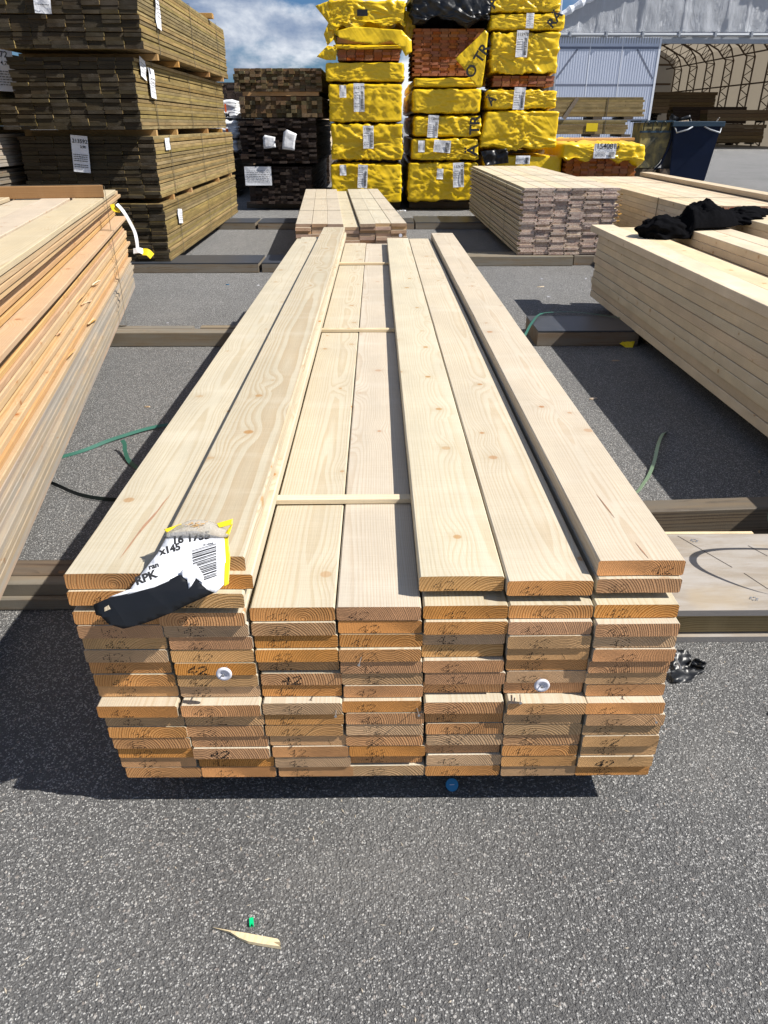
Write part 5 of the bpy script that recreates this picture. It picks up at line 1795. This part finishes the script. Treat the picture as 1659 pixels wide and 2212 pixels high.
lab_sheet('black_fold', [(-0.4515, 0.1700), (-0.425, 0.160), (-0.395, 0.1535), (-0.355, 0.143), (-0.330, 0.131), (-0.318, 0.124), (-0.306, 0.126), (-0.300, 0.134), (-0.292, 0.129), (-0.284, 0.138),
                         (-0.272, 0.148), (-0.260, 0.1535), (-0.290, 0.166), (-0.330, 0.184), (-0.372, 0.200), (-0.405, 0.207), (-0.428, 0.200), (-0.440, 0.188), (-0.448, 0.186)],
          M['black_film'], 0.0040, thick=0.0015, amp=0.0016, cuts=14)
lab_sheet('pale_inner_edge', [(-0.428, 0.160), (-0.398, 0.1495), (-0.355, 0.1385), (-0.325, 0.126), (-0.326, 0.131), (-0.356, 0.145), (-0.398, 0.156)], M['paper'], 0.0050, thick=0.0008)
lab_sheet('torn_paper', [(-0.316, 0.118), (-0.292, 0.107), (-0.280, 0.124), (-0.276, 0.140), (-0.290, 0.131), (-0.296, 0.143), (-0.300, 0.148), (-0.303, 0.134), (-0.312, 0.128)], M['paper'], 0.0060, amp=0.003, cuts=6)
lab_sheet('torn_hole', [(-0.434, 0.176), (-0.427, 0.172), (-0.424, 0.178), (-0.434, 0.182)], M['larch_top'], 0.0066, thick=0.0004)
# crumpled clear cover on top
bm = bmesh.new()
g = []
for i in range(17):
    row = []
    for j in range(9):
        u, v = i / 16, j / 8
        x = -0.350 + 0.106 * u
        s = 0.060 - 0.052 * v * (0.35 + 0.65 * math.sin(math.pi * (0.12 + 0.80 * u)))
        p = lab_pt(x, s, 0.003 + 0.010 * math.sin(math.pi * v) * math.sin(math.pi * u) + 0.003 * mn.noise(Vector((u * 6, v * 4, 2))))
        p.z -= 0.020 * v * v
        p.z = max(p.z, 0.603)
        row.append(bm.verts.new(p - LBO))
    g.append(row)
for i in range(16):
    for j in range(8):
        bm.faces.new((g[i][j], g[i + 1][j], g[i + 1][j + 1], g[i][j + 1]))
bmesh.ops.solidify(bm, geom=list(bm.faces), thickness=0.0006)
link('clear_cover', mesh('clear_cover', bm, M['clear'], True), LB)
bm = bmesh.new()
for k in range(26):
    a = rg.random() * 6.28
    c = lab_pt(-0.298 + rg.gauss(0, 0.005), 0.040 + rg.gauss(0, 0.003), 0.0115)
    d = Vector((math.cos(a), math.sin(a) * .6, rg.uniform(-.2, .2))) * 0.005
    add_tube(bm, [c - LBO, c + d - LBO], 0.0006, 4)
link('straw_tuft', mesh('straw_tuft', bm, M['larch']), LB)


def lab_text(txt, x, s, size, ang, bold=0.0, off=0.0021, shear=0.0):
    cu = text_mesh(txt, size, M['blackish'], bold)
    me = cu
    ca, sa = math.cos(R(ang)), math.sin(R(ang))
    for v in me.vertices:
        X = v.co.x * ca - v.co.y * sa
        Y = v.co.x * sa + v.co.y * ca
        v.co = lab_pt(x + X, s - Y, off) - LBO
    return link('lettering', me, LB)


lab_text('16 1755', -0.3360, 0.0700, 0.0190, 9, 0.0008)
lab_text('x145', -0.3530, 0.0890, 0.0170, 17, 0.0008)
lab_text('ran', -0.3680, 0.1140, 0.0125, 20, 0.0005)
lab_text('RPK', -0.3850, 0.1400, 0.0195, 24, 0.0008)
lab_text('SE-X8300', -0.2850, 0.0735, 0.0042, 12, 0.0001)
bm = bmesh.new()
s = 0.0
rb_ = random.Random(4)
while s < 0.056:
    t_ = rb_.choice((0.0007, 0.0012, 0.0020, 0.0028))
    x0 = -0.3025 + s * 0.17
    x1 = -0.2640 + s * 0.10
    s0 = 0.0815 + s
    for a in (0,):
        vs = [bm.verts.new(lab_pt(x0, s0, 0.0021) - LBO), bm.verts.new(lab_pt(x1, s0 - 0.0125, 0.0021) - LBO),
              bm.verts.new(lab_pt(x1, s0 - 0.0125 + t_, 0.0021) - LBO), bm.verts.new(lab_pt(x0, s0 + t_, 0.0021) - LBO)]
        bm.faces.new(vs)
    s += t_ + rb_.choice((0.0007, 0.0010, 0.0016))
link('barcode', mesh('barcode', bm, M['blackish']), LB)

# ------------------------------------------------------------------ straps and litter on the asphalt
def strap_thing(pts, wv, m, label, name='loose_strap', group=None, th=0.0012, n=8):
    bm = bmesh.new()
    ribbon(bm, smooth_pts(pts, n), wv, th)
    return tag(link(name, mesh(name, bm, M[m])), label, 'strap', group)


strap_thing([(-1.55, 2.60, 0.004), (-1.28, 2.79, 0.006), (-1.15, 2.95, 0.010), (-0.98, 3.10, 0.012), (-0.70, 3.20, 0.004), (-0.45, 3.16, 0.003)], (0, 0.015, 0.007), 'strap_green', 'green flat strap curving between the reddish stack and the open stack')
strap_thing([(-1.075, 2.835, 0.050), (-1.06, 2.815, 0.040), (-1.050, 2.78, 0.022), (-1.00, 2.69, 0.008), (-0.88, 2.58, 0.003), (-0.7, 2.5, 0.003)], (0.015, 0.006, 0.005), 'strap_green', 'green strap end sticking up beside the left side of the open stack')
strap_thing([(-1.5, 2.66, 0.012), (-1.33, 2.56, 0.012), (-1.223, 2.485, 0.012), (-1.10, 2.40, 0.012), (-0.97, 2.36, 0.012), (-0.80, 2.36, 0.012), (-0.6, 2.45, 0.012)], (0.0, 0.004, 0.014), 'strap_dark', 'dark strap standing on edge between the reddish stack and the open stack')
strap_thing([(1.30, 3.02, 0.002), (1.26, 2.96, 0.018), (1.19, 2.82, 0.030), (1.11, 2.64, 0.018), (1.03, 2.50, 0.006), (0.93, 2.38, 0.003), (0.7, 2.28, 0.003)], (0.013, -0.005, 0.006), 'strap_pale', 'pale green strap standing up between the open stack and the right stack')
strap_thing([(0.80, 4.30, 0.004), (0.90, 4.40, 0.075), (0.98, 4.60, 0.105), (1.085, 4.84, 0.112), (1.20, 4.90, 0.112), (1.36, 4.90, 0.110), (1.50, 4.83, 0.106), (1.60, 4.76, 0.1035), (1.72, 4.66, 0.0985)], (0.011, 0.011, 0.0), 'strap_green', 'green strap lying over the short black-topped timber')
strap_thing([(1.75, 1.60, 0.115), (1.40, 1.52, 0.14), (1.16, 1.56, 0.20), (1.068, 1.66, 0.262), (1.075, 1.74, 0.285), (1.16, 1.79, 0.27), (1.35, 1.80, 0.20), (1.80, 1.78, 0.115)], (0.0, 0.004, 0.019), 'strap_green',
            'green strap loop arching over the grey plywood platform', th=0.0016)
o = sheet_poly('yellow_scrap', [(-0.05, 0.0), (0.0, -0.035), (0.03, -0.03), (0.065, 0.05), (0.02, 0.045)], M['yellow_scrap'], None, amp=0.008, seed=1, thick=0.001, loc=(1.56, 4.445, 0.02), rot=(R(-50), 0, 0))
tag(o, 'yellow plastic scrap sticking out in front of the short black-topped timber', 'plastic scrap')
# black torn film by the stack corner
bf = empty('black_film_rag', (0.775, 1.41, 0.0), 0, label='torn black film rag on the asphalt at the right corner of the open stack', cat='film rag')
bf.scale = (0.7, 0.7, 0.7)
for k, (pts, lx, ly, rx, rz) in enumerate((([(-0.05, -0.045), (0.0, -0.05), (0.03, 0.0), (0.045, 0.045), (0.0, 0.06), (-0.03, 0.03)], 0.0, 0.02, -55, 10),
                                           ([(-0.075, -0.02), (0.0, -0.03), (0.05, -0.005), (0.085, -0.004), (0.03, 0.02), (-0.05, 0.03)], -0.005, -0.03, -65, 15),
                                           ([(-0.02, -0.02), (0.03, -0.02), (0.035, 0.03), (-0.01, 0.025)], 0.035, 0.01, -50, -30))):
    sheet_poly('film_piece', pts, M['black_film'], bf, amp=0.028, sub=10, seed=20 + k, thick=0.001, loc=(lx, ly, 0.024), rot=(R(rx), 0, R(rz)))
o = sheet_poly('black_film_scrap', [(-0.014, -0.006), (0.012, -0.010), (0.018, 0.004), (-0.004, 0.008)], M['black_film'], None, amp=0.008, sub=4, thick=0.001, loc=(0.925, 1.262, 0.006), rot=(R(-80), 0, 0))
tag(o, 'small black film scrap on the asphalt at the right edge', 'film scrap')
# blue cap
bc = empty('blue_cap', (0.152, 1.055, 0.010), 0, label='blue plastic nail cap lying in the shadow under the open stack', cat='plastic cap')
bc.rotation_euler = (R(38), R(-3), 0)
bm = bmesh.new()
add_tube(bm, [(0, 0, -0.001), (0, 0, 0.001)], [0.0135, 0.0125], 24)
link('cap', mesh('cap', bm, M['blue_plastic']), bc)
boxobj('slot', (-0.005, 0.005, -0.0006, 0.0006, 0.001, 0.0016), M['white_plastic'], bc)
# splinter + green chip
sw = bmesh.new()
pts = [(-0.1197 / 2 - 0.005, 0.0125), (-0.02, 0.004), (0.0, 0.002), (0.055, -0.006), (0.060, -0.011), (0.048, -0.0115), (0.062, -0.018), (0.030, -0.015), (0.004, -0.012), (-0.012, -0.006), (-0.03, 0.003)]
lo = [sw.verts.new((x, y, 0.0015)) for x, y in pts]
hi = [sw.verts.new((x * 0.99, y * 0.95 + 0.0004, 0.0075 + 0.003 * mn.noise(Vector((x * 60, y * 60, 0))) - max(0, -x - 0.01) * 0.08)) for x, y in pts]
sw.faces.new(lo[::-1])
sw.faces.new(hi)
for i in range(len(pts)):
    sw.faces.new((lo[i], lo[(i + 1) % len(pts)], hi[(i + 1) % len(pts)], hi[i]))
bmesh.ops.triangulate(sw, faces=[f for f in sw.faces if len(f.verts) > 4])
bmesh.ops.recalc_face_normals(sw, faces=list(sw.faces))
o = link('wood_splinter', mesh('wood_splinter', sw, M['pale']), None, (-0.226, 0.745, 0), (0, 0, R(-4)))
tag(o, 'pointed pale wood splinter on the asphalt in the front', 'splinter')
bm = bmesh.new()
add_box(bm, -0.0036, 0.0036, -0.005, 0.006, 0.0, 0.0055)
add_box(bm, -0.0036, -0.0015, -0.008, -0.005, 0.0, 0.0055)
add_box(bm, 0.0015, 0.0036, -0.008, -0.005, 0.0, 0.0055)
o = link('green_chip', mesh('green_chip', bm, M['green_chip']), None, (-0.222, 0.770, 0), (0, 0, R(12)))
tag(o, 'bright green plastic chip just above the wood splinter', 'plastic chip')
# scattered chips
chips = [(-1.461, 5.085, 'white chip on the asphalt beyond the left side of the open stack', 'white_plastic', 0.012, 0),
         (-1.127, 3.374, 'pale wood chip between the reddish stack and the open stack', 'pale', 0.030, 5),
         (1.090, 3.47, 'orange-brown wood chip on the lit asphalt right of the open stack', 'larch_grey', 0.050, 20),
         (0.944, 2.647, 'thin curled straw-coloured sliver near the shadow edge', 'pale', 0.035, -30),
         (1.482, 6.688, 'leftmost white paper flake in front of the timber under the tongue and groove pack', 'white_plastic', 0.02, 0),
         (1.877, 6.685, 'middle white paper flake in front of the timber under the tongue and groove pack', 'white_plastic', 0.02, 40),
         (2.114, 6.682, 'rightmost white paper flake in front of the timber under the tongue and groove pack', 'white_plastic', 0.02, 10),
         (1.40, 6.332, 'pale wood sliver on the asphalt before the tongue and groove pack', 'pale', 0.07, 15),
         (1.382, 5.918, 'white flake nearest the short black-topped timber', 'white_plastic', 0.03, 0),
         (1.400, 4.136, 'dull wood chip in the shadow in front of the short black-topped timber', 'larch_grey', 0.05, 5),
         (1.522, 2.598, 'small grey chip in the deep shadow of the right stack', 'larch_grey', 0.03, 70),
         (-1.29, 6.45, 'small blue plastic scrap on the asphalt in front of the film-topped timber', 'blue_plastic', 0.03, 0),
         (-1.02, 6.42, 'small pale stone-like scrap on the asphalt before the film-topped timber', 'paper', 0.025, 30)]
for k, (x, y, lab, m, ln, an) in enumerate(chips):
    r_ = random.Random(k)
    bm = bmesh.new()
    w_ = ln * r_.uniform(0.18, 0.3)
    pts = [(-ln / 2, 0), (-ln * 0.2, -w_ / 2), (ln * 0.35, -w_ * 0.6), (ln / 2, 0.1 * w_), (ln * 0.2, w_ / 2), (-ln * 0.3, w_ * 0.4)]
    lo = [bm.verts.new((px, py, 0.001)) for px, py in pts]
    hi = [bm.verts.new((px * .95, py * .9, 0.004 + 0.004 * r_.random())) for px, py in pts]
    bm.faces.new(lo[::-1])
    bm.faces.new(hi)
    for i in range(6):
        bm.faces.new((lo[i], lo[(i + 1) % 6], hi[(i + 1) % 6], hi[i]))
    bmesh.ops.triangulate(bm, faces=list(bm.faces))
    bmesh.ops.recalc_face_normals(bm, faces=list(bm.faces))
    tag(link('litter_chip', mesh('litter_chip', bm, M[m]), None, (x, y, 0), (0, 0, R(an))), lab, 'litter')
